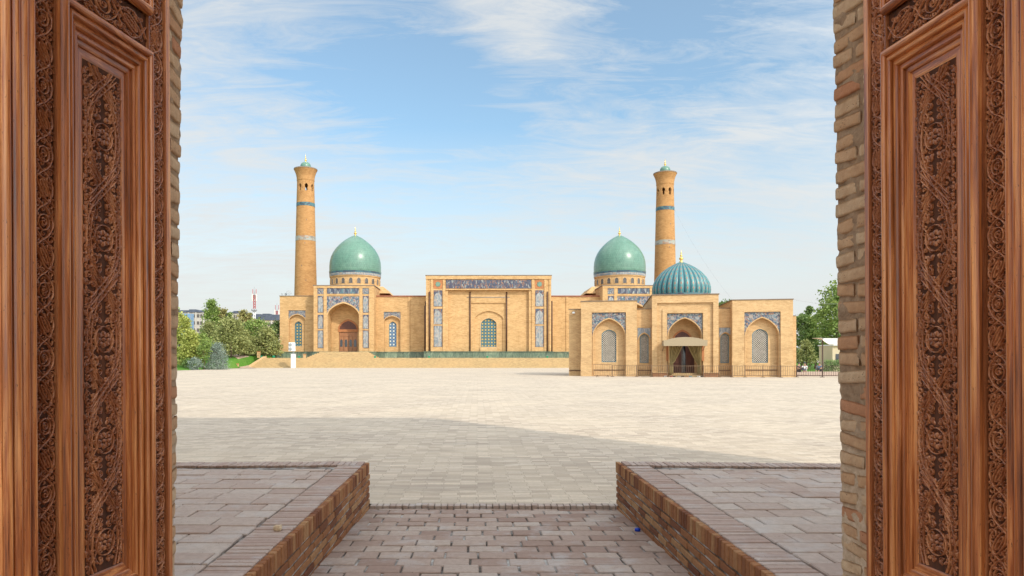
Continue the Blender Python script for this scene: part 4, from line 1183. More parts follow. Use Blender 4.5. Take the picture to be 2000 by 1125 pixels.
# domed block
v = VM(YM, 1338); X, Z = v.x, v.z; w = MB()
x0, x1, zt = X(1273.6), X(1403.6), Z(576)
fac(w, x0, x1, 0, zt, YM, .18, [(X(1283.6), X(1393), 0, Z(591), 0)])
fac(w, x0, x1, 0, zt, YM+.18, .14, [(X(1294), X(1383), 0, Z(603.5), 0)] if False else [(X(1303.2), X(1373.4), 0, Z(611.3), 0)])
fac(w, x0, x1, 0, zt, YM+.32, 1.3, [(X(1306.2), X(1370.6), 0, Z(654), Z(621.2))])
dl, dr = X(1316), X(1361)
fac(w, x0, x1, 0, zt, YM+1.62, .3, [(dl, dr, .28, Z(664), 0)])
w.box(x0, x1, YM+1.92, YM+13, 0, zt)
rframe_z = Z(603.2)
for (p, q) in ((1294, 1303), (1373.6, 1383)): w.box(X(p), X(q), YM+.10, YM+.179, 0, rframe_z)
w.box(X(1303), X(1373.6), YM+.10, YM+.179, Z(611.2), rframe_z)
build("domed_block", w, M['brick_fine'], maus)
g = MB(); coping(g, x0, x1, YM, YM+13, zt, .08, .06); build("coping", g, M['coping'], maus)
rc, ar = (1303.4, 1373.2, 611.6), (1306.2, 1370.6, 654, 621.2, 732)
bay_trim(v, maus, rc, ar, YM+.32, M['tile_fine'], None, .07)
for cx_ in (1314, 1363):
    g = MB(); X0, Z0 = X(cx_), Z(621); st = []
    for i in range(16): rr = .19 if i % 2 == 0 else .13; st.append((X0+rr*math.cos(i*pi/8), Z0+rr*math.sin(i*pi/8)))
    g.prism(st, YM+.26, YM+.285); build("tile_star", g, M['tile_white'], maus)
yb = YM+1.62
g = MB(); band(g, X(1321), X(1353), Z(663), Z(661), Z(646), .13, yb, .05); g.box(X(1316), X(1361), yb-.05, yb, Z(664.5), Z(661.5)); build("door_arch", g, M['terracotta'], maus)
g = MB(); arch_panel(g, X(1321), X(1353), Z(662), Z(661), Z(646), yb-.03, yb); build("tympanum", g, M['door_dark'], maus)
g = MB(); mid = (dl+dr)/2
g.box(dl, dl+.1, yb+.05, yb+.25, .28, Z(664)); g.box(dr-.1, dr, yb+.05, yb+.25, .28, Z(664)); g.box(dl+.1, dr-.1, yb+.05, yb+.25, Z(669), Z(664))
door = build("entrance_door", g, M['door_dark'], maus)
for s_ in (0, 1):
    a0, a1 = (dl+.1, mid-.12) if s_ == 0 else (mid+.22, dr-.1)
    g = MB(); g.box(a0, a1, yb+.1, yb+.18, .28, Z(669.2))
    for q in range(3):
        zq = .42+q*.68; rframe(g, a0+.1, a1-.1, zq, zq+.58, .06, yb+.06, yb+.1)
    build("door_leaf", g, M['door_dark'], door)
g = MB(); g.box(mid-.12, mid+.22, yb+.2, yb+.24, .28, Z(669.2)); build("doorway_gap", g, M['glass'], door)
g = MB(); g.box(mid-.12, mid+.03, yb+.12, yb+.16, .28, Z(671)); build("door_glass", g, M['window_dark'], door)
g = MB(); g.box(X(1306.6), X(1370.2), YM-.35, YM+1.6, 0, .14); g.box(X(1310), X(1367), YM+.0, YM+1.6, .141, .28); build("doorstep", g, M['steps'], maus)
for (p, q) in ((1274.4, 1303.6), (1371.6, 1403)):
    g = MB(); g.box(X(p), X(q), YM-.55, YM-.03, 0, .30); build("side_bench", g, M['door_far'], maus)
    g = MB(); g.box(X(p)-.02, X(q)+.02, YM-.6, YM-.02, .302, .36); build("bench_top", g, M['brick_fine'], maus)
# ribbed dome
YD = 61.6; v2 = VM(YD, 1330); k = v2.d/F; cx = v2.x(1330.4); bz, tz = v2.z(576.5), v2.z(511.5); H = tz-bz; RD = 54.6*k; NR = 30
g = MB(); prof = [(0, .975), (.06, .99), (.13, 1.0), (.22, .992), (.32, .965), (.42, .915), (.52, .845), (.61, .76), (.69, .67), (.76, .57), (.82, .47), (.87, .37), (.91, .28), (.95, .18), (.98, .095), (1, .03)]
g.lathe(cx, YD, [(RD*r_, bz+H*t_) for t_, r_ in prof], NR*8, True, rf=lambda a, z, r_: 1+.05*(abs(math.cos(NR*a/2))**.7-.6))
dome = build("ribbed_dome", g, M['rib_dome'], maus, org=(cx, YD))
g = MB(); g.lathe(cx, YD, [(RD*1.0, zt), (RD*1.0, bz+.02), (RD*.9, bz+.03)], 48, False); build("drum", g, M['tile_teal'], maus, org=(cx, YD))
g = MB(); g.lathe(cx, YD, [(.18, tz-.05), (.17, tz+.04), (.10, tz+.10)], 16); finial(g, cx, YD, tz+.03, 24.5*k, .20); build("finial", g, M['gold'], dome)
# dome material turns with the dome's own axis
# awning and curtains
ya = YM-1.75; va = VM(ya, 1338); XA_, ZA_ = va.x, va.z
g = MB(); n = 16
def topz(p): return ZA_(664.3)+max(0, 1-((p-1338.5)/37)**2)**.75*(ZA_(658.3)-ZA_(664.3)) if abs(p-1338.5) < 37 else ZA_(664.3)
ps = [1296+86*i/30 for i in range(31)]
g.prism([(XA_(1296.4), ZA_(675.6)), (XA_(1381.4), ZA_(675.6))]+[(XA_(p), topz(p)) for p in ps[::-1]], ya, ya+.04)
g.grid(lambda a, b: (XA_(1296+86*a), ya+.04+(YM-.02-ya-.04)*b, topz(1296+86*a)-.005-.05*b), 30, 6)
for p in (1296.2, 1381.6): g.box(XA_(p)-.01, XA_(p)+.01, ya+.04, YM-.02, ZA_(675), ZA_(665)-.05)
build("awning", g, M['awning'], maus)
g = MB()
for p in (1298.5, 1379.5): g.tube([(XA_(p), ya+.15, ZA_(672)), (XA_(p)*.998, YM-.02, ZA_(676)-.35)], .02, 6)
build("awning_bracket", g, M['dark_metal'], maus)
yq = YM-.2; vq = VM(yq, 1338)
for s_ in (-1, 1):
    g = MB()
    def cur(u, w_, s_=s_):
        # u across from the outer edge, w_ down
        inner = 6+27*(1-w_/.62)**.62 if w_ < .62 else 6-1.5*(w_-.62)
        if w_ < .62: inner = 7+20*(1-w_/.62)**.75 if w_ < .62 else 7
        inner = max(inner, 7.0)
        p = 1338.4+s_*(31.5-inner*u-(1 if w_ > .5 else 0))
        z = vq.z(674.5)+(.22-vq.z(674.5))*w_
        return (vq.x(p), yq+.085*math.sin(u*46+w_*2)+.04*math.sin(u*17), z)
    g.grid(cur, 90, 26)
    o = build("curtain", g, M['curtain'], maus)
    sm = o.modifiers.new("thick", 'SOLIDIFY'); sm.thickness = .012
    g = MB(); g.box(vq.x(1338.4+s_*32)-.12, vq.x(1338.4+s_*32)+.12, yq-.04, yq+.3, 0.0, .0); 
for (p, q) in ((1301.5, 1306), (1371, 1375.5)):
    g = MB(); g.box(X(p), X(q), YM+.06, YM+.15, Z(705), Z(676)); build("dark_niche", g, M['terracotta'], maus)
# shoes left on the doorstep
def shoe(x, y, rot, mat, lab):
    g = MB()
    def fn(u, v_):
        a = 2*pi*u; L = .135*math.cos(a); W = .048*math.sin(a)*(1+.15*math.cos(a))
        hgt = .085 if L < 0 else .085-.38*L
        s_ = (1, 1.02, .96, .6)[min(3, int(v_*3+.5))]
        return (L*s_-(.01 if v_ > .9 else 0), W*s_, (0, .03, hgt*.8, hgt)[min(3, int(v_*3+.5))])
    g.grid(fn, 16, 3)
    for sh in (0, 1):
        pass
    g2 = MB(); g2.v = [(px_, py_+.06, pz_) for px_, py_, pz_ in g.v]; g2.f = list(g.f); g2.sm = list(g.sm)
    t = thing("shoes", lab, "shoes", (x, y, 0), "shoes left at the mausoleum door")
    T = Matrix.Translation((x, y, 0)) @ Matrix.Rotation(rot, 4, 'Z')
    for off in (-.065, .065):
        h = MB(); h.v = [tuple(T @ Vector((a_, b_+off, c_))) for a_, b_, c_ in g.v]; h.f = list(g.f); h.sm = list(g.sm)
        build("shoe", h, mat, t)
ms = [M['white'], M['mast_red'], M['glass'], M['grey'], M['dark_metal'], M['terracotta'], M['blue_frame'], M['white'], M['glass']]
sl = ["white pair of shoes, leftmost on the ground before the mausoleum door", "dark red pair of shoes, second from the left at the mausoleum door", "black pair of shoes left of the middle of the row at the door", "grey pair of shoes near the middle of the row at the door",
      "dark brown pair of shoes in the middle of the row at the door", "orange brown pair of shoes right of the middle of the row", "teal pair of shoes third from the right at the door", "white pair of shoes by the foot of the right curtain", "black pair of shoes rightmost, beside the right bench"]
for i, px_ in enumerate((1300, 1311, 1316, 1326, 1333, 1342, 1348.5, 1364.5, 1372)):
    shoe(*m_world(px_, YM-.75+rnd.uniform(-.1, .1)), rnd.uniform(.9, 2.2), ms[i], sl[i])
# lamp on the left buttress
v = VM(57.05, 1120); lx = v.x(1120.3); g = MB(); g.lathe(lx, 57.05, [(0, v.z(613.2)), (.10, v.z(612.8)), (.14, v.z(611)), (.10, v.z(609.2)), (0, v.z(608.8))], 14); g.box(lx-.03, lx+.03, 57.05, 57.195, v.z(612), v.z(611))
build("wall_lamp", g, M['white'], maus)

# ================================================================== iron fence
def fence_panel(p0, p1, Yl, mat, lab, ztop=.90):
    (xa, ya), (xb, yb) = m_world(p0, Yl), m_world(p1, Yl); L = math.hypot(xb-xa, yb-ya)
    y = (ya+yb)/2; x0 = (xa+xb)/2-L/2; x1 = x0+L
    t = thing("iron_fence", lab, "fence", ((x0+x1)/2, y, 0), "iron fence panels"); t.rotation_euler = (0, 0, -TH)
    for z in (ztop, .14):
        g = MB(); g.box(x0+.04, x1-.04, y-.012, y+.012, z-.018, z+.018); build("rail", g, mat, t)
    g = MB(); n = int((x1-x0)/.165)
    for i in range(1, n): x = x0+(x1-x0)*i/n; g.box(x-.010, x+.010, y-.010, y+.010, .158, ztop-.019)
    build("bars", g, mat, t)
    g = MB(); g.box(x0-.03, x0+.03, y-.03, y+.03, 0, ztop+.06); g.box(x0-.14, x0+.14, y-.1, y+.1, 0, .04); build("post", g, mat, t)
fx = [1196, 1243, 1273, 1303, 1374, 1404, 1430, 1455, 1490, 1525, 1556, 1606, 1650, 1700]
labs = ["before the left pavilion's right pier", "before the recessed wall left of the awning", "before the left bench of the domed block", "across the curtained doorway", "before the right bench of the domed block",
        "before the recessed wall right of the awning", "before the right pavilion's left pier", "under the left half of the right pavilion's window", "under the right half of the right pavilion's window", "before the right pavilion's last pier", "between the right pavilion and the canopy post", "under the pale canopy", "right of the pale canopy"]
for i in range(len(fx)-1):
    fence_panel(fx[i], fx[i+1], 54.9 if i < 10 else 56.0, M['fence_metal'] if i < 10 else M['dark_metal'], "low iron fence panel "+labs[i])
t = thing("crowd_barrier", "free standing metal barrier on splayed feet before the left pavilion", "barrier", (PX(1177, 54.4), 54.4, 0))
xa, xb = PX(1159.5, 54.4), PX(1194, 54.4); g = MB()
g.tube([(xa, 54.4, .15), (xa, 54.4, 1.02), (xb, 54.4, 1.02), (xb, 54.4, .15), (xa, 54.4, .15)], .02, 6); build("barrier_frame", g, M['fence_metal'], t)
g = MB()
for i in range(1, 10): x = xa+(xb-xa)*i/10; g.box(x-.007, x+.007, 54.393, 54.407, .15, 1.02)
build("bars", g, M['fence_metal'], t)
for f_ in (.2, .8):
    x = xa+(xb-xa)*f_; g = MB(); g.tube([(x-.12, 54.15, 0.02), (x, 54.4, .18), (x+.12, 54.65, .02)], .018, 6); build("foot", g, M['dark_metal'], t)

# ================================================================== small things by the mosque
t = thing("white_cabinet", "white twin fan box held on a thick white post before the long steps", "cabinet post", (PX(573, 106), 106, 0))
v = V(106.0); X, Z = v.x, v.z
g = MB(); g.cbox(X(569), X(577), 105.7, 106.3, 0, Z(691.5), c=.03); build("post", g, M['white'], t)
g = MB(); g.box(X(567.5), X(577.5), 105.65, 106.35, Z(691.3), Z(690.2)); g.box(X(571.8), X(574), 105.9, 106.1, Z(690.1), Z(686)); build("post_cap", g, M['grey'], t)
g = MB(); g.cbox(X(564.8), X(576.6), 105.6, 106.2, Z(686), Z(669), c=.04); bx_ = build("box", g, M['white'], t)
for zc in (673.5, 681.5):
    g = MB(); P = Matrix.Translation((X(568.5), 105.58, Z(zc))) @ Matrix.Rotation(R(90), 4, 'X')
    h = MB(); h.lathe(0, 0, [(0, .0), (.24, .0), (.26, .03), (.20, .03), (.05, .02), (0, .02)], 20); g.v = [tuple(P @ Vector(p)) for p in h.v]; g.f = h.f; g.sm = h.sm
    build("fan", g, M['grey'], bx_)
def floodlight(px, Y, lab):
    x = PX(px, Y); t = thing("floodlight", lab, "floodlight", (x, Y, ZB), "green floodlights along the mosque plinth")
    g = MB(); g.cbox(x-.16, x+.16, Y-.12, Y+.12, ZB, ZB+.30, c=.03); build("housing", g, M['green_plastic'], t)
    g = MB(); g.tube([(x-.13, Y, ZB+.30), (x-.1, Y-.02, ZB+.44), (x+.1, Y-.02, ZB+.44), (x+.13, Y, ZB+.30)], .02, 6); build("bracket", g, M['grey'], t)
for px_, l_ in ((584.5, "right of the white post"), (732.5, "at the right foot of the left portal steps"), (838, "at the left corner of the mosque's central block"), (952, "below the arched window of the central block"), (1069, "at the right corner of the central block")):
    floodlight(px_, 112.6, "small green floodlight on the podium "+l_)
for px_, l_, Y, zb in ((509.5, "nearer the brick post", 112, ZB), (534.5, "nearer the mosque's left corner", 112, ZB)):
    x = PX(px_, Y); g = MB(); g.lathe(x, Y, [(0, zb), (.22, zb), (.26, zb+.3), (.24, zb+.36), (0, zb+.36)], 16)
    tag(build("green_bin", g, M['green_plastic']), "squat green tub on the podium left of the mosque, "+l_, "tub", "green tubs left of the mosque")
def brick_post(px, Y, zb, h, w, lab):
    x = PX(px, Y); t = thing("brick_post", lab, "post", (x, Y, zb), "short brick posts")
    g = MB(); g.box(x-w/2, x+w/2, Y-w/2, Y+w/2, zb, zb+h); build("shaft", g, M['brick_fine'], t)
    g = MB(); g.cbox(x-w/2-.04, x+w/2+.04, Y-w/2-.04, Y+w/2+.04, zb+h+.001, zb+h+.1, c=.03); build("cap", g, M['terracotta'], t)
brick_post(505.3, 111.3, ZB, .95, .42, "brick post at the top of the cheek wall of the long steps")
brick_post(463, 104, 0.0, .62, .42, "brick post where the garden path meets the plaza")
brick_post(595, 113, ZB, .55, .4, "small brick post by the foot of the left portal steps")
for (px_, s_, l_) in ((551, .45, "smallest satellite dish, leftmost on the roof of the mosque's left wing"), (558, .5, "satellite dish between the other two on the mosque's left wing"), (564.5, .95, "largest satellite dish on the mosque's left wing, beside the minaret")):
    Y = 121.0; x = PX(px_, Y); z = PZ(578, Y)-.1
    t = thing("satellite_dish", l_, "satellite dish", (x, Y, z), "dishes on the mosque roof")
    g = MB(); pole(g, x, Y, z, z+s_*.6, .03); build("stand", g, M['grey'], t)
    h = MB(); h.lathe(0, 0, [(0, 0), (s_*.25, .03), (s_*.48, .12), (s_*.5, .12), (s_*.25, .0), (0, -.03)], 18)
    P = Matrix.Translation((x, Y-.1, z+s_*.65)) @ Matrix.Rotation(R(55), 4, 'X') @ Matrix.Rotation(R(25), 4, 'Y')
    g = MB(); g.v = [tuple(P @ Vector(p)) for p in h.v]; g.f = h.f; g.sm = h.sm; build("dish", g, M['grey'], t)

# thin cable from the right minaret
def cable(a, b, sag, lab):
    g = MB(); n = 24
    g.tube([(a[0]+(b[0]-a[0])*i/n, a[1]+(b[1]-a[1])*i/n, a[2]+(b[2]-a[2])*i/n-sag*4*(i/n)*(1-i/n)) for i in range(n+1)], .010, 4)
    tag(build("cable", g, M['grey']), lab, "cable")
cable((PX(1318, 131), 131, PZ(410, 131)), (PX(1478, 80), 80, PZ(640, 80)), 1.5, "thin grey cable slanting down to the right from the right minaret")
cable((PX(1549, 60), 60, PZ(584.5, 60)), (PX(1680, 70), 70, PZ(588, 70)), .35, "thin cable from the right pavilion's roof towards the trees")

# ================================================================== lawn and garden
def lawn_z(x, y):
    yf = 83+(x+38)/(-11+.0001)*-1*0 if False else None
    e = max(0.0, min(1.0, (y-edge(x))/38)); return .02+2.3*e**.9
def edge(x):      # where the lawn meets the plaza
    return 81+(x+38)*1.55 if x < -30 else 94
g = MB()
def fn(u, v_):
    x = -110+(-37.0+110)*u; y0 = min(106, max(45, 80.5+(x+35.5)*.0+ (max(0, x+36.5))*10)) if False else 84+max(0, (x+36.9))*0
    xr = x; ye = 82+(x+37)*.0
    ye = 82 if x < -37 else 82
    y = ye+(150-ye)*v_; return (x, y, .02+2.2*max(0, (y-ye)/48 if y < 130 else 1)**1.0)
def lawn_pt(x, y):
    ye = ledge(x); e = max(0, min(1, (y-ye)/34)); return (x, y, .015+2.1*(e*e*(3-2*e)))
def ledge(x):
    # plaza edge seen from y 724 at the jamb to y 719 by the path
    return 83.5+(x+37.0)*(-.0) if x < -37 else 83.5
EX = [(-120, 60), (-60, 76), (-37.0, 84), (-36.4, 100), (-35.6, 106)]
def edge_y(x):
    for (a, ya_), (b, yb_) in zip(EX, EX[1:]):
        if x <= b: return ya_+(yb_-ya_)*(x-a)/(b-a)
    return EX[-1][1]
def gz(x, y):
    e = max(0, min(1, (y-edge_y(x))/34)); return .015+2.0*(e*e*(3-2*e))
def gfn(u, v_):
    x = -120+(120-36.3)*(u**.5); ye = edge_y(x); y = ye+(170-ye)*v_**1.5; return (x, y, gz(x, y))
g.grid(gfn, 60, 40)
struct("lawn", g, M['grass'])
g = MB()
def pfn(u, v_):
    y = 103+26*v_; x = PX(490-52*v_, y)+(u-.5)*(2.6)-.3
    return (x, y, gz(x, y)+.03)
g.grid(pfn, 4, 20); struct("garden_path", g, M['path_far'])
g = MB(); g.quad((PX(1556, 62), 62, .01), (70, 62, .01), (70, 140, .6), (PX(1530, 140), 140, .6)); struct("park_lawn", g, M['grass'])
g = MB(); g.quad((PX(1553, 58), 58.0, .022), (70, 58, .022), (70, 72, .12), (PX(1553, 72), 72, .12)); struct("park_path", g, M['path_far'])

# ------------------------------------------------------------------ trees
def crown(mb, cx, cy, z0, z1, r, shape, n, ls, seed, lean=0):
    rn = random.Random(seed); H = z1-z0
    def rad(t):
        if shape == 'cone': return max(.16, (1-t)**.62)*(.92+.08*math.sin(t*40))
        if shape == 'column': return max(.10, min(1, 3*t+.35)*(1-t)**.62)
        if shape == 'pine': return max(.08, min(1, .75+t*1.6)*(1-t)**.72)*(1+.16*math.sin(t*23))
        return max(.08, math.sin(pi*min(1, t*.93+.06))**.55)
    nc = max(14, n//26); lobes = [(rn.uniform(0, 2*pi), rn.uniform(.15, .9), rn.uniform(.7, 1.2)) for _ in range(7)]
    for _ in range(nc):
        t = rn.random()**(1.15 if shape in ('cone',) else .9); a = rn.uniform(0, 2*pi)
        lob = 1
        for (la, lt, lm) in lobes:
            dd = abs((a-la+pi) % (2*pi)-pi)/1.2+abs(t-lt)*3
            if dd < 1: lob = lob*(1-(1-dd)*(1-lm))
        rr = r*rad(t)*lob*(rn.uniform(.35, 1)**.5)
        px, py, pz = cx+rr*math.cos(a)+lean*t, cy+rr*math.sin(a), z0+H*t
        cs = r*rn.uniform(.10, .24)*(1.0 if shape != 'column' else .8)
        droop = -.35 if shape in ('pine', 'cone') else 0
        for _ in range(n//nc):
            o = Vector((rn.gauss(0, 1), rn.gauss(0, 1), rn.gauss(0, .62)))*cs
            p = Vector((px, py, pz))+o
            if shape in ('cone', 'pine'): p.z += droop*math.hypot(o.x, o.y)*.5
            d = Vector((rn.gauss(0, 1), rn.gauss(0, 1), rn.gauss(.3 if shape == 'column' else 0, .8))).normalized()
            s_ = ls*rn.uniform(.6, 1.35); e = d.orthogonal().normalized()
            e = (Matrix.Rotation(rn.uniform(0, 6.3), 3, d) @ e)*s_*.42; d = d*s_
            mb.add([p-d*.5, p+e, p+d*.5, p-e], [(0, 1, 2, 3)])
def tree(name, px, Y, top, base_z, r, shape, mat, n, lab, cat="tree", grp=None, trunk=.3, ls=.30, lean=0, z0=None, tr=.14):
    x = PX(px, Y); z1 = PZ(top, Y); t = thing(name, lab, cat, (x, Y, base_z), grp)
    H = z1-base_z; zc = base_z+H*trunk if z0 is None else z0
    g = MB(); crown(g, x+lean*.5, Y, zc, z1, r, shape, n, ls, int(px*7+Y), lean)
    build("crown", g, M[mat], t)
    if trunk > .0:
        g = MB(); g.tube([(x, Y, base_z-.1), (x+lean*.15+.05, Y, base_z+H*.25), (x+lean*.5-.04, Y, base_z+H*.5), (x+lean*.8, Y, base_z+H*.86)], tr, 8, tr*.25)
        rn = random.Random(int(px))
        for j in range(6):
            f0 = rn.uniform(.3, .75); a = rn.uniform(0, 2*pi); b = r*rn.uniform(.4, .75)
            p0 = Vector((x+lean*f0, Y, base_z+H*f0)); g.tube([p0, p0+Vector((math.cos(a)*b*.5, math.sin(a)*b*.5, H*.06)), p0+Vector((math.cos(a)*b, math.sin(a)*b, H*.13))], tr*.35, 6, tr*.08)
        build("trunk", g, M['bark'], t)
G1 = "garden trees left of the mosque"
def gy(px, Y): return gz(PX(px, Y), Y)
tree("leafy_tree", 350, 96, 614, gy(350, 96), 1.9, 'round', 'leaf_light', 4600, "bright yellow green tree at the far left edge, beside the door jamb", grp=G1, trunk=.14)
tree("leafy_tree", 372, 92, 648, gy(372, 92), 1.75, 'pine', 'leaf_light', 5200, "olive yellow bushy tree just right of the bright one at the left edge", grp=G1, trunk=.10, ls=.24)
tree("round_shrub", 381, 88.5, 699.5, gy(381, 88.5), .85, 'round', 'leaf_blue', 1100, "low grey green shrub on the lawn left of the sapling", "shrub", trunk=.0, ls=.16)
tree("round_shrub", 369, 90, 701, gy(369, 90), .75, 'round', 'leaf_dark', 900, "low dark shrub at the left end of the lawn, under the olive yellow tree", "shrub", trunk=.0, ls=.16)
tree("sapling", 398.5, 91, 664, gy(398.5, 91), .85, 'round', 'leaf_mid', 1000, "slim sapling with a bare pale stem between shrub and blue spruce", grp=G1, trunk=.34, ls=.2, tr=.06)
tree("blue_spruce", 424, 92, 671.5, gy(424, 92), 1.6, 'cone', 'leaf_blue', 6500, "small blue grey spruce standing on the lawn", "spruce", trunk=.02, ls=.13)
tree("poplar", 413, 125, 588, 2.0, 2.5, 'column', 'leaf_mid', 4200, "tallest green poplar left of the mosque, with a pointed top", grp=G1, trunk=.1)
tree("poplar", 425, 128, 601, 2.0, 1.6, 'column', 'leaf_rust', 2400, "brownish poplar directly right of the tallest poplar", grp=G1, trunk=.1)
tree("poplar", 438, 128, 605, 2.0, 1.7, 'column', 'leaf_rust', 2400, "autumn tinted poplar second right of the tallest one", grp=G1, trunk=.1)
tree("poplar", 448, 128, 612, 2.0, 1.6, 'column', 'leaf_mid', 1400, "green poplar behind the dark spreading pine", grp=G1, trunk=.1)
tree("poplar", 474, 128, 607, 2.0, 1.7, 'column', 'leaf_rust', 2400, "thin brownish poplar left of the red and white mast", grp=G1, trunk=.1)
tree("poplar", 486, 128, 613, 2.0, 1.6, 'column', 'leaf_rust', 2200, "thin brownish poplar directly below the red and white mast", grp=G1, trunk=.1)
tree("pine", 408, 112, 630, gy(408, 112), 2.2, 'pine', 'leaf_olive', 3000, "olive green pine in front of the tallest poplar", grp=G1, trunk=.22, ls=.26)
tree("leafy_tree", 394, 99, 652, gy(394, 99), 1.5, 'round', 'leaf_mid', 1700, "fresh green small tree behind the sapling", grp=G1, trunk=.2, ls=.24)
tree("pine", 451, 108, 624, gy(451, 108), 3.3, 'pine', 'leaf_olive', 6500, "broad dark olive pine with its trunk showing, right of the spruce", grp=G1, trunk=.20, ls=.27, tr=.22)
tree("leafy_tree", 499, 117, 627, 1.9, 2.7, 'round', 'leaf_mid', 3200, "bright green round tree midway between the spruce and the mosque", grp=G1, trunk=.3)
tree("leafy_tree", 478, 113, 646, 1.8, 2.2, 'pine', 'leaf_olive', 2400, "olive bush like tree right of the broad pine", grp=G1, trunk=.12)
tree("leafy_tree", 520, 114, 643, 1.7, 2.6, 'pine', 'leaf_olive', 3800, "olive bush like tree left of the mosque's corner", grp=G1, trunk=.12)
tree("leafy_tree", 540, 121, 630, 1.7, 1.9, 'round', 'leaf_dark', 2200, "dark green tree touching the mosque's left corner", grp=G1, trunk=.2)
tree("leafy_tree", 466, 126, 640, 2, 2.2, 'round', 'leaf_olive', 2200, "olive tree behind the gap between pine and bright round tree", grp=G1, trunk=.15)
tree("leafy_tree", 430, 120, 648, 1.9, 2.2, 'round', 'leaf_olive', 2000, "olive tree behind the blue spruce", grp=G1, trunk=.1)
tree("leafy_tree", 365, 122, 652, 1.9, 2.4, 'round', 'leaf_olive', 2000, "olive tree behind the yellow green trees at the left edge", grp=G1, trunk=.1)
tree("leafy_tree", 325, 104, 600, 1.5, 2.6, 'round', 'leaf_mid', 1600, "green tree half hidden by the left door jamb", grp=G1, trunk=.2)
def hedge(name, x0, x1, y, z0, z1, mat, n, lab, ls=.2, d=.8):
    g = MB(); rn = random.Random(int(x0*10))
    for _ in range(n):
        p = Vector((rn.uniform(x0, x1), y+rn.uniform(-d, d)*.5, z0+(z1-z0)*(rn.random()**.7)*(1+.12*math.sin(rn.uniform(x0, x1)*2))))
        d_ = Vector((rn.gauss(0, 1), rn.gauss(0, 1), rn.gauss(0, 1))).normalized()*ls*rn.uniform(.6, 1.3); e = d_.orthogonal().normalized()*ls*.4
        g.add([p-d_*.5, p+e, p+d_*.5, p-e], [(0, 1, 2, 3)])
    tag(build(name, g, M[mat]), lab, "hedge")
hedge("hedge", PX(474, 124), PX(545, 124), 124, 1.6, 3.4, 'leaf_dark', 2600, "dark low hedge between the olive trees and the mosque's left corner", .26, 2.0)
hedge("hedge", PX(345, 124), PX(476, 124), 126, 1.8, 4.2, 'leaf_olive', 3600, "olive hedge running behind the lawn and the spruce", .3, 2.5)
G2 = "park trees right of the mausoleum"
tree("leafy_tree", 1627, 84, 568, .2, 2.5, 'round', 'leaf_mid', 5200, "tallest light green tree beside the right door jamb, with a leaning trunk", grp=G2, trunk=.34, lean=1.1, tr=.2, ls=.28)
tree("leafy_tree", 1652, 88, 548, .2, 3.0, 'round', 'leaf_mid', 3600, "light green tree mostly hidden behind the right door jamb", grp=G2, trunk=.3)
tree("poplar", 1581, 100, 599, .3, 1.5, 'column', 'leaf_dark', 2400, "dark pointed poplar rising highest between pavilion and canopy", grp=G2, trunk=.1)
tree("leafy_tree", 1566, 96, 618, .3, 1.8, 'round', 'leaf_dark', 3000, "dark round tree directly right of the right pavilion", grp=G2, trunk=.15)
tree("leafy_tree", 1593, 96, 618, .3, 1.9, 'round', 'leaf_mid', 3000, "mid green tree between the dark poplar and the canopy post", grp=G2, trunk=.2)
tree("pine", 1575, 84, 666, .2, 1.35, 'pine', 'leaf_olive', 2400, "low olive pine on the park lawn right of the pavilion", grp=G2, trunk=.15, ls=.2)
tree("pine", 1592, 86, 672, .2, 1.2, 'pine', 'leaf_dark', 2000, "low dark pine left of the canopy post", grp=G2, trunk=.15, ls=.2)
tree("leafy_tree", 1417, 92, 590, 0, 1.6, 'round', 'leaf_dark', 1500, "treetop just showing over the recessed wall right of the awning", grp=G2, trunk=.3)
hedge("hedge", PX(1612, 74), PX(1680, 74), 74, .1, 1.25, 'leaf_dark', 1800, "clipped dark hedge behind the fence under the canopy", .16, 1)
hedge("hedge", PX(1620, 92), PX(1680, 92), 92, .1, 2.8, 'leaf_mid', 1500, "loose green hedge further back beyond the canopy", .24, 2)

# canopy on a thin post
t = thing("canopy", "pale fabric canopy on a thin brown post beside the right jamb", "canopy", (PX(1606.5, 56.8), 56.8, 0))
g = MB(); g.box(PX(1606.5, 56.8)-.04, PX(1606.5, 56.8)+.04, 56.76, 56.84, 0, PZ(661, 56.8)); build("post", g, M['dark_metal'], t)
g = MB(); g.box(PX(1670, 56.8)-.04, PX(1670, 56.8)+.04, 56.76, 56.84, 0, PZ(661, 56.8)); build("post", g, M['dark_metal'], t)
g = MB()
def cf(u, v_):
    p = 1604.5+66*u; drop = 13*min(1, (u/.22))**.6*v_
    return (PX(p, 56.6), 56.6+1.6*(1-v_)**2, PZ(660.3+drop-.2, 56.6))
g.grid(cf, 30, 8); o = build("cloth", g, M['canopy'], t); sm = o.modifiers.new("thick", 'SOLIDIFY'); sm.thickness = .03
t = thing("kiosk", "small tan kiosk with a flat roof behind the pale canopy", "kiosk", (PX(1645, 76), 76, 0))
g = MB(); g.box(PX(1626, 76), PX(1670, 76), 76, 79, 0, PZ(675, 76)); build("wall", g, M['apt_yellow'], t)
g = MB(); g.box(PX(1625, 76), PX(1671, 76), 75.7, 79.2, PZ(675, 76)+.002, PZ(673, 76)); build("roof", g, M['white'], t)
g = MB(); g.box(PX(1632, 76), PX(1642, 76), 75.95, 75.99, .9, 2.0); build("window", g, M['glass'], t)

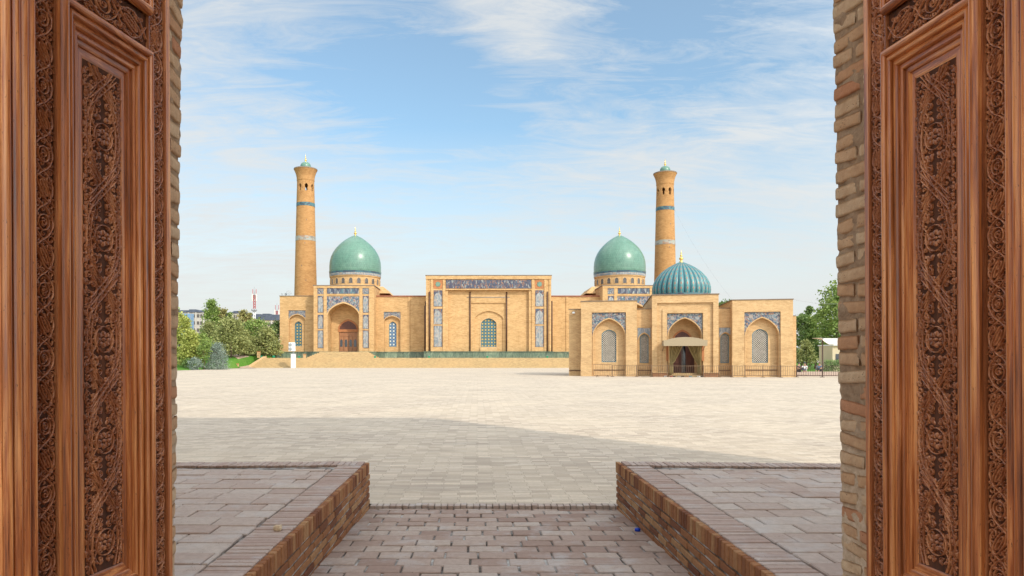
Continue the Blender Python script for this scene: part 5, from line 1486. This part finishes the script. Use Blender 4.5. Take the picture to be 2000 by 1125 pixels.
# ------------------------------------------------------------------ people beyond the fence
skin = m_plain("skin", (.45, .27, .18), .6, 0, .05)
def person(x, y, z, seated, cloth, legs, hair, lab, face=0):
    t = thing("person", lab, "person", (x, y, z))
    def sk(name, J, E, mat, root):
        me = bpy.data.meshes.new(name); me.from_pydata([(j[0], j[1], j[2]) for j in J], E, []); me.update()
        o = bpy.data.objects.new(name, me); col.objects.link(o); o.parent = t; o.rotation_euler = (0, 0, face)
        md = o.modifiers.new("skin", 'SKIN'); sv = me.skin_vertices
        if not sv: return o
        for i, j in enumerate(J): sv[0].data[i].radius = (j[3], j[3]*(j[4] if len(j) > 4 else 1)); sv[0].data[i].use_root = (i == root)
        ss = o.modifiers.new("sub", 'SUBSURF'); ss.levels = 1; ss.render_levels = 1
        me.materials.append(mat); return o
    h = .45 if seated else .92
    if seated: h = .16
    kn = [(-.12, -.38, .42), (.12, -.40, .44)] if seated else [(-.10, 0, .50), (.11, -.05, .50)]
    ft = [(-.13, -.62, .06), (.14, -.60, .06)] if seated else [(-.11, .05, .07), (.12, -.12, .07)]
    to = [(f[0], f[1]-.14, .04) for f in ft]
    J = [(0, 0, h, .15, .8), (0, .0, h+.25, .14, .75), (0, -.01, h+.46, .16, .7), (0, -.01, h+.56, .055), (0, -.03, h+.68, .095), (0, -.02, h+.76, .085)]
    E = [(0, 1), (1, 2), (2, 3), (3, 4), (4, 5)]
    for s_, k in ((-1, 0), (1, 1)):
        b = len(J); J += [(s_*.09, -.03, h-.02, .095), (*kn[k], .065), (*ft[k], .045), (*to[k], .04)]; E += [(0, b), (b, b+1), (b+1, b+2), (b+2, b+3)]
        b = len(J); el = (s_*.25, -.10, h+.22); ha = (s_*.16, -.34, h+.16) if seated else (s_*.24, -.12, h-.02)
        J += [(s_*.19, 0, h+.45, .06), (*el, .045), (*ha, .03)]; E += [(2, b), (b, b+1), (b+1, b+2)]
    body = sk("body", J, E, skin, 0)
    T = [(0, 0, h, .175, .85), (0, 0, h+.25, .165, .8), (0, -.01, h+.47, .175, .75)]; TE = [(0, 1), (1, 2)]
    for s_ in (-1, 1):
        b = len(T); T += [(s_*.19, 0, h+.45, .075), (s_*.24, -.07, h+.28, .065)]; TE += [(2, b), (b, b+1)]
    sk("shirt", T, TE, cloth, 0)
    L = [(0, 0, h, .17, .85)]; LE = []
    for s_, k in ((-1, 0), (1, 1)):
        b = len(L); L += [(s_*.09, -.03, h-.03, .11), (*kn[k], .08), (ft[k][0], ft[k][1], ft[k][2]+.06, .06)]; LE += [(0, b), (b, b+1), (b+1, b+2)]
    sk("trousers", L, LE, legs, 0)
    hm = MB(); hm.lathe(0, 0, [(.0, .115), (.06, .10), (.098, .05), (.104, 0), (.09, -.03)], 14); hm.v = [(a, b-.005, c+h+.72) for a, b, c in hm.v]
    me = bpy.data.meshes.new("hair"); me.from_pydata(hm.v, [], hm.f); me.materials.append(hair); o = bpy.data.objects.new("hair", me); col.objects.link(o); o.parent = t; o.rotation_euler = (0, 0, face)
person(PX(1560, 70), 70, .10, True, M['dark_metal'], M['glass'], M['glass'], "person in dark clothes sitting on the park lawn beside the pavilion", .5)
person(PX(1571.5, 71), 71, .10, True, M['white'], M['grey'], M['glass'], "person in a white shirt sitting on the park lawn beyond the fence", -.4)
person(PX(1600.5, 72), 72, .11, True, M['blue_glass'], M['glass'], M['dark_metal'], "person in a pale blue shirt sitting left of the canopy post", -.8)
person(PX(1614.5, 80), 80, .15, False, M['mast_red'], M['white'], M['glass'], "person in a red top and white trousers standing beyond the canopy post", 2.6)

# ------------------------------------------------------------------ city behind the garden
def apartment(px0, px1, top, Y, wall, lab, cols, rows, tower=None, depth=14, wtop=6, roofh=4):
    v = V(Y); x0, x1, zt = v.x(px0), v.x(px1), v.z(top); t = thing("apartment_block", lab, "apartment block", ((x0+x1)/2, Y, 0), "apartment blocks beyond the trees")
    k = Y/F
    g = MB(); g.box(x0, x1, Y, Y+depth, 0, zt-roofh*k); build("wall", g, wall, t)
    g = MB(); g.box(x0-.4, x1+.4, Y-.5, Y+depth, zt-roofh*k+.01, zt)
    n = max(2, int((x1-x0)/9))
    for i in range(n): xx = x0+(x1-x0)*(i+.5)/n; g.box(xx-1.5, xx+1.5, Y+2, Y+6, zt+.002, zt+.55)
    build("roof", g, M['dark_roof'], t)
    w = (x1-x0)/cols; first = None
    for r_ in range(rows):
        for c_ in range(cols):
            xc = x0+w*(c_+.5); zc = zt-roofh*k-1.5-r_*3.1
            if zc < 5: continue
            if first is None:
                g = MB(); rframe(g, xc-.75, xc+.75, zc-.95, zc+.75, .12, Y-.10, Y-.001); g2 = MB(); g2.box(xc-.63, xc+.63, Y-.05, Y-.001, zc-.83, zc+.63)
                first = (build("window", g2, M['window_dark'], t), xc, zc); fr = build("frame", g, M['apt_cream'], first[0])
            else:
                o = first[0].copy(); col.objects.link(o); o.parent = t; o.location = Vector(first[0].location)+Vector((xc-first[1], 0, zc-first[2]))
                f2 = fr.copy(); col.objects.link(f2); f2.parent = o
    g = MB()
    for c_ in range(0, cols+1, 2): xx = x0+w*c_; g.box(xx-.35, xx+.35, Y-.35, Y-.001, 0, zt-roofh*k-.01)
    build("pilaster", g, M['apt_cream'], t)
    return t
apartment(296, 397.5, 606, 300, M['apt_cream'], "cream apartment block with a dark roof at the far left, behind the blue glass building", 14, 5)
apartment(397, 508, 613.5, 320, M['apt_cream'], "long cream apartment block seen between the poplars", 16, 4)
apartment(455, 471, 609, 314, M['apt_cream'], "narrow taller cream block standing in front of the long one", 3, 5, roofh=2.5)
apartment(498, 572, 614.5, 290, M['apt_yellow'], "yellowish building with a deep slate roof beside the mosque's left corner", 9, 2, roofh=11)
t = thing("glass_building", "low blue glass fronted building at the far left behind the bright tree", "office building", (PX(350, 270), 270, 0))
g = MB(); g.box(PX(310, 270), PX(372.5, 270), 270, 273, 0, PZ(612.5, 270)); build("glass_wall", g, M['blue_glass'], t)
g = MB()
for i in range(9): xx = PX(310+62.5*i/8, 270); g.box(xx-.08, xx+.08, 269.9, 269.99, 0, PZ(612.5, 270))
build("mullion", g, M['grey'], t)
def mast(px, Y, top, bot, lab):
    v = V(Y); x = v.x(px); zt, zb = v.z(top), 8.0; k = Y/F; t = thing("telecom_mast", lab, "telecom mast", (x, Y, zb), "red and white telecom masts")
    H = v.z(top+12*0)-zb
    zm = v.z(top+11)
    for sg in (-1, 1):
        for (za, zc, m_) in [(zb+(zm-zb)*i/6, zb+(zm-zb)*(i+1)/6, 'white' if i == 3 else 'mast_red') for i in range(6)]:
            g = MB()
            g.box(x+sg*.35-.12, x+sg*.35+.12, Y-.12, Y+.12, za, zc-.01)
            n = 3
            for j in range(n):
                zz0 = za+(zc-za)*j/n; zz1 = za+(zc-za)*(j+1)/n
                if sg > 0: g.tube([(x-.35, Y, zz0), (x+.35, Y, zz1)], .07, 4)
                else: g.tube([(x+.35, Y, zz0), (x-.35, Y, zz1)], .07, 4)
            build("lattice_segment", g, M[m_], t)
    for sg, h_ in ((-1, 0), (1, 0), (0, 6)):
        g = MB(); g.tube([(x+sg*3.2*k, Y, zm-6*k), (x+sg*3.2*k, Y, v.z(top-h_*.8))], .13, 6); build("whip_antenna", g, M['mast_red'] if sg else M['grey'], t)
        if sg:
            g = MB(); g.cbox(x+sg*3.9*k-.25, x+sg*3.9*k+.25, Y-.3, Y+.1, v.z(top+23), v.z(top+9), c=.05); build("panel_antenna", g, M['canopy'], t)
            g = MB(); g.lathe(x+sg*2.2*k, Y-.3, [(0, v.z(top+44)), (.7, v.z(top+42)), (.7, v.z(top+39)), (0, v.z(top+38))], 12); build("drum_antenna", g, M['grey'], t)
mast(497, 280, 565, 625, "tall red and white telecom mast rising above the trees")
mast(541, 330, 596, 620, "smaller red and white telecom mast close to the mosque's left corner")

SKY, SUN, EXPO = .15, 2.1, .40
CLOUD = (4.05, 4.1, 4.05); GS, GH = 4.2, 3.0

# ================================================================== light and sky
SUN_AZ, SUN_EL = 38.0, 38.0       # the sun stands behind the camera, to its right
w = bpy.data.worlds.new("World"); sc.world = w; w.use_nodes = True
nt = w.node_tree; bg = nt.nodes["Background"]
def wn(t, **k):
    nd = nt.nodes.new(t)
    for a, b in k.items():
        if a in nd.inputs.keys():
            if isinstance(b, bpy.types.NodeSocket): nt.links.new(b, nd.inputs[a])
            else: nd.inputs[a].default_value = b
        else: setattr(nd, a, b)
    return nd
def wm(op, a, b=0.0, c=None):
    nd = nt.nodes.new("ShaderNodeMath"); nd.operation = op
    for i, v in enumerate((a, b, c)):
        if v is None: continue
        if isinstance(v, bpy.types.NodeSocket): nt.links.new(v, nd.inputs[i])
        else: nd.inputs[i].default_value = v
    return nd.outputs[0]
sky = wn("ShaderNodeTexSky", sky_type='NISHITA', sun_disc=False)
sky.sun_elevation = R(SUN_EL); sky.sun_rotation = R(180-SUN_AZ); sky.air_density = 1.1; sky.dust_density = .6; sky.ozone_density = 1.6
tc = wn("ShaderNodeTexCoord"); sx = wn("ShaderNodeSeparateXYZ"); nt.links.new(tc.outputs["Generated"], sx.inputs[0])
X_, Y_, Z_ = sx.outputs
zz = wm('ADD', wm('MAXIMUM', Z_, 0.0), .16)
cv = wn("ShaderNodeCombineXYZ"); nt.links.new(wm('DIVIDE', X_, zz), cv.inputs[0]); nt.links.new(wm('DIVIDE', Y_, zz), cv.inputs[1])
def cloud(scale, rot, sc3, detail, rough, dist, loc=(0, 0, 0)):
    mp = wn("ShaderNodeMapping"); nt.links.new(cv.outputs[0], mp.inputs[0])
    mp.inputs["Rotation"].default_value = (0, 0, R(rot)); mp.inputs["Scale"].default_value = sc3; mp.inputs["Location"].default_value = loc
    nz = wn("ShaderNodeTexNoise"); nt.links.new(mp.outputs[0], nz.inputs["Vector"])
    nz.inputs["Scale"].default_value = scale; nz.inputs["Detail"].default_value = detail; nz.inputs["Roughness"].default_value = rough; nz.inputs["Distortion"].default_value = dist
    return nz.outputs["Fac"]
def wramp(f, stops):
    nd = wn("ShaderNodeValToRGB"); nt.links.new(f, nd.inputs[0]); cr = nd.color_ramp
    while len(cr.elements) < len(stops): cr.elements.new(1)
    for e, (p, v) in zip(cr.elements, stops): e.position = p; e.color = (v, v, v, 1)
    return nd.outputs[0]
def blob(px, py, r, sxy=1.0):
    """soft patch of the sky round the direction of one cloud"""
    d = Vector(((px-CX)/F, 1, (HY-py)/F)).normalized()
    vx = wn("ShaderNodeVectorMath", operation='SUBTRACT'); nt.links.new(tc.outputs["Generated"], vx.inputs[0]); vx.inputs[1].default_value = d
    ms = wn("ShaderNodeVectorMath", operation='MULTIPLY'); nt.links.new(vx.outputs[0], ms.inputs[0]); ms.inputs[1].default_value = (1/r, 1/r, sxy/r)
    ln = wn("ShaderNodeVectorMath", operation='LENGTH'); nt.links.new(ms.outputs[0], ln.inputs[0])
    return wm('MAXIMUM', wm('SUBTRACT', 1.0, ln.outputs["Value"]), 0.0)
c1 = cloud(1.3, -35, (1, 1.9, 1), 9, .62, .6)
c2 = cloud(2.9, -38, (1, 3.2, 1), 12, .70, 1.3, (3, 1, 0))
c3 = cloud(.55, 10, (1, 1, 1), 4, .5, .3, (5, 2, 0))
wisps = wm('ADD', wm('MULTIPLY', c1, .5), wm('MULTIPLY', c2, .5))
bias = wm('ADD', wm('MULTIPLY', wm('SUBTRACT', c3, .5), .35), 0.0)
for (px, py, r, s, k) in ((1045, 55, .14, 1.0, .16), (930, -10, .12, 1, .10), (600, 10, .18, 1.2, .08), (450, 330, .30, 1.8, .10), (1180, 210, .22, 1.2, .10), (1500, 110, .2, 1.4, .05), (760, 430, .30, 2.4, .08), (1550, 350, .3, 2, .06),
                          (800, 170, .26, 1.0, -.13), (1330, 60, .20, 1.2, -.15), (1000, 300, .2, 2.2, -.05)):
    bias = wm('ADD', bias, wm('MULTIPLY', blob(px, py, r, s), k))
f = wm('ADD', wisps, bias)
mask = wramp(f, [(.44, .0), (.54, .35), (.66, .80), (.76, .92)])
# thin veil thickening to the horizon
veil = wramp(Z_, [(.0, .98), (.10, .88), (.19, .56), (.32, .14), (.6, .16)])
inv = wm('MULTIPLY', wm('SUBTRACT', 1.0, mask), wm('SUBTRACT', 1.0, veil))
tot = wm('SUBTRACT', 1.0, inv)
# extra cloud brightness added out of view, overhead and sunward, to fill the shade
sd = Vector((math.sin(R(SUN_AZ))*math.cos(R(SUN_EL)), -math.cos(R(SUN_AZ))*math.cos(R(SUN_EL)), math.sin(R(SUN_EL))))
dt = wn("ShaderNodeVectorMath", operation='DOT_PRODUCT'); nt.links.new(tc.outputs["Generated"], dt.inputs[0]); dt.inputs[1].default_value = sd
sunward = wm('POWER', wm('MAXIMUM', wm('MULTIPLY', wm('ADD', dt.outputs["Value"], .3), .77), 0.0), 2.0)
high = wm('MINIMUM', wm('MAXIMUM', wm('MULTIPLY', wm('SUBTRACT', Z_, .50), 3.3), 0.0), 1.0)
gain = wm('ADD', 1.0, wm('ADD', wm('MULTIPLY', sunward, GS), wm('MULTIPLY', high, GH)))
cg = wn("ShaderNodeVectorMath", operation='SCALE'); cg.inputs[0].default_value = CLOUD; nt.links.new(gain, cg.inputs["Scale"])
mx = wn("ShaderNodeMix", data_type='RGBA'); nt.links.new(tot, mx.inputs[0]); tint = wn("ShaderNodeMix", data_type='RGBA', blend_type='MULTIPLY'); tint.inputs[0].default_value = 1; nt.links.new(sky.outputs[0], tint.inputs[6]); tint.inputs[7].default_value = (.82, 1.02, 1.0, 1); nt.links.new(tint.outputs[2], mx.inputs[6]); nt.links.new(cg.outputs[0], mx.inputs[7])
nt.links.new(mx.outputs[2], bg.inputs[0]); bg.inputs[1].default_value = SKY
s = bpy.data.lights.new("sun", 'SUN'); s.energy = SUN; s.angle = R(.9); s.color = (1, .93, .80)
so = bpy.data.objects.new("sun", s); col.objects.link(so)
d = Vector((math.sin(R(SUN_AZ))*math.cos(R(SUN_EL)), -math.cos(R(SUN_AZ))*math.cos(R(SUN_EL)), math.sin(R(SUN_EL))))
so.rotation_euler = d.to_track_quat('Z', 'Y').to_euler(); so.location = (20, -20, 40)
vs_ = sc.view_settings; vs_.view_transform = 'Standard'; vs_.look = 'None'; vs_.gamma = 1; vs_.use_curve_mapping = False; vs_.exposure = EXPO
sc.cycles.use_denoising = True
sc.cycles.max_bounces = 8; sc.cycles.diffuse_bounces = 5
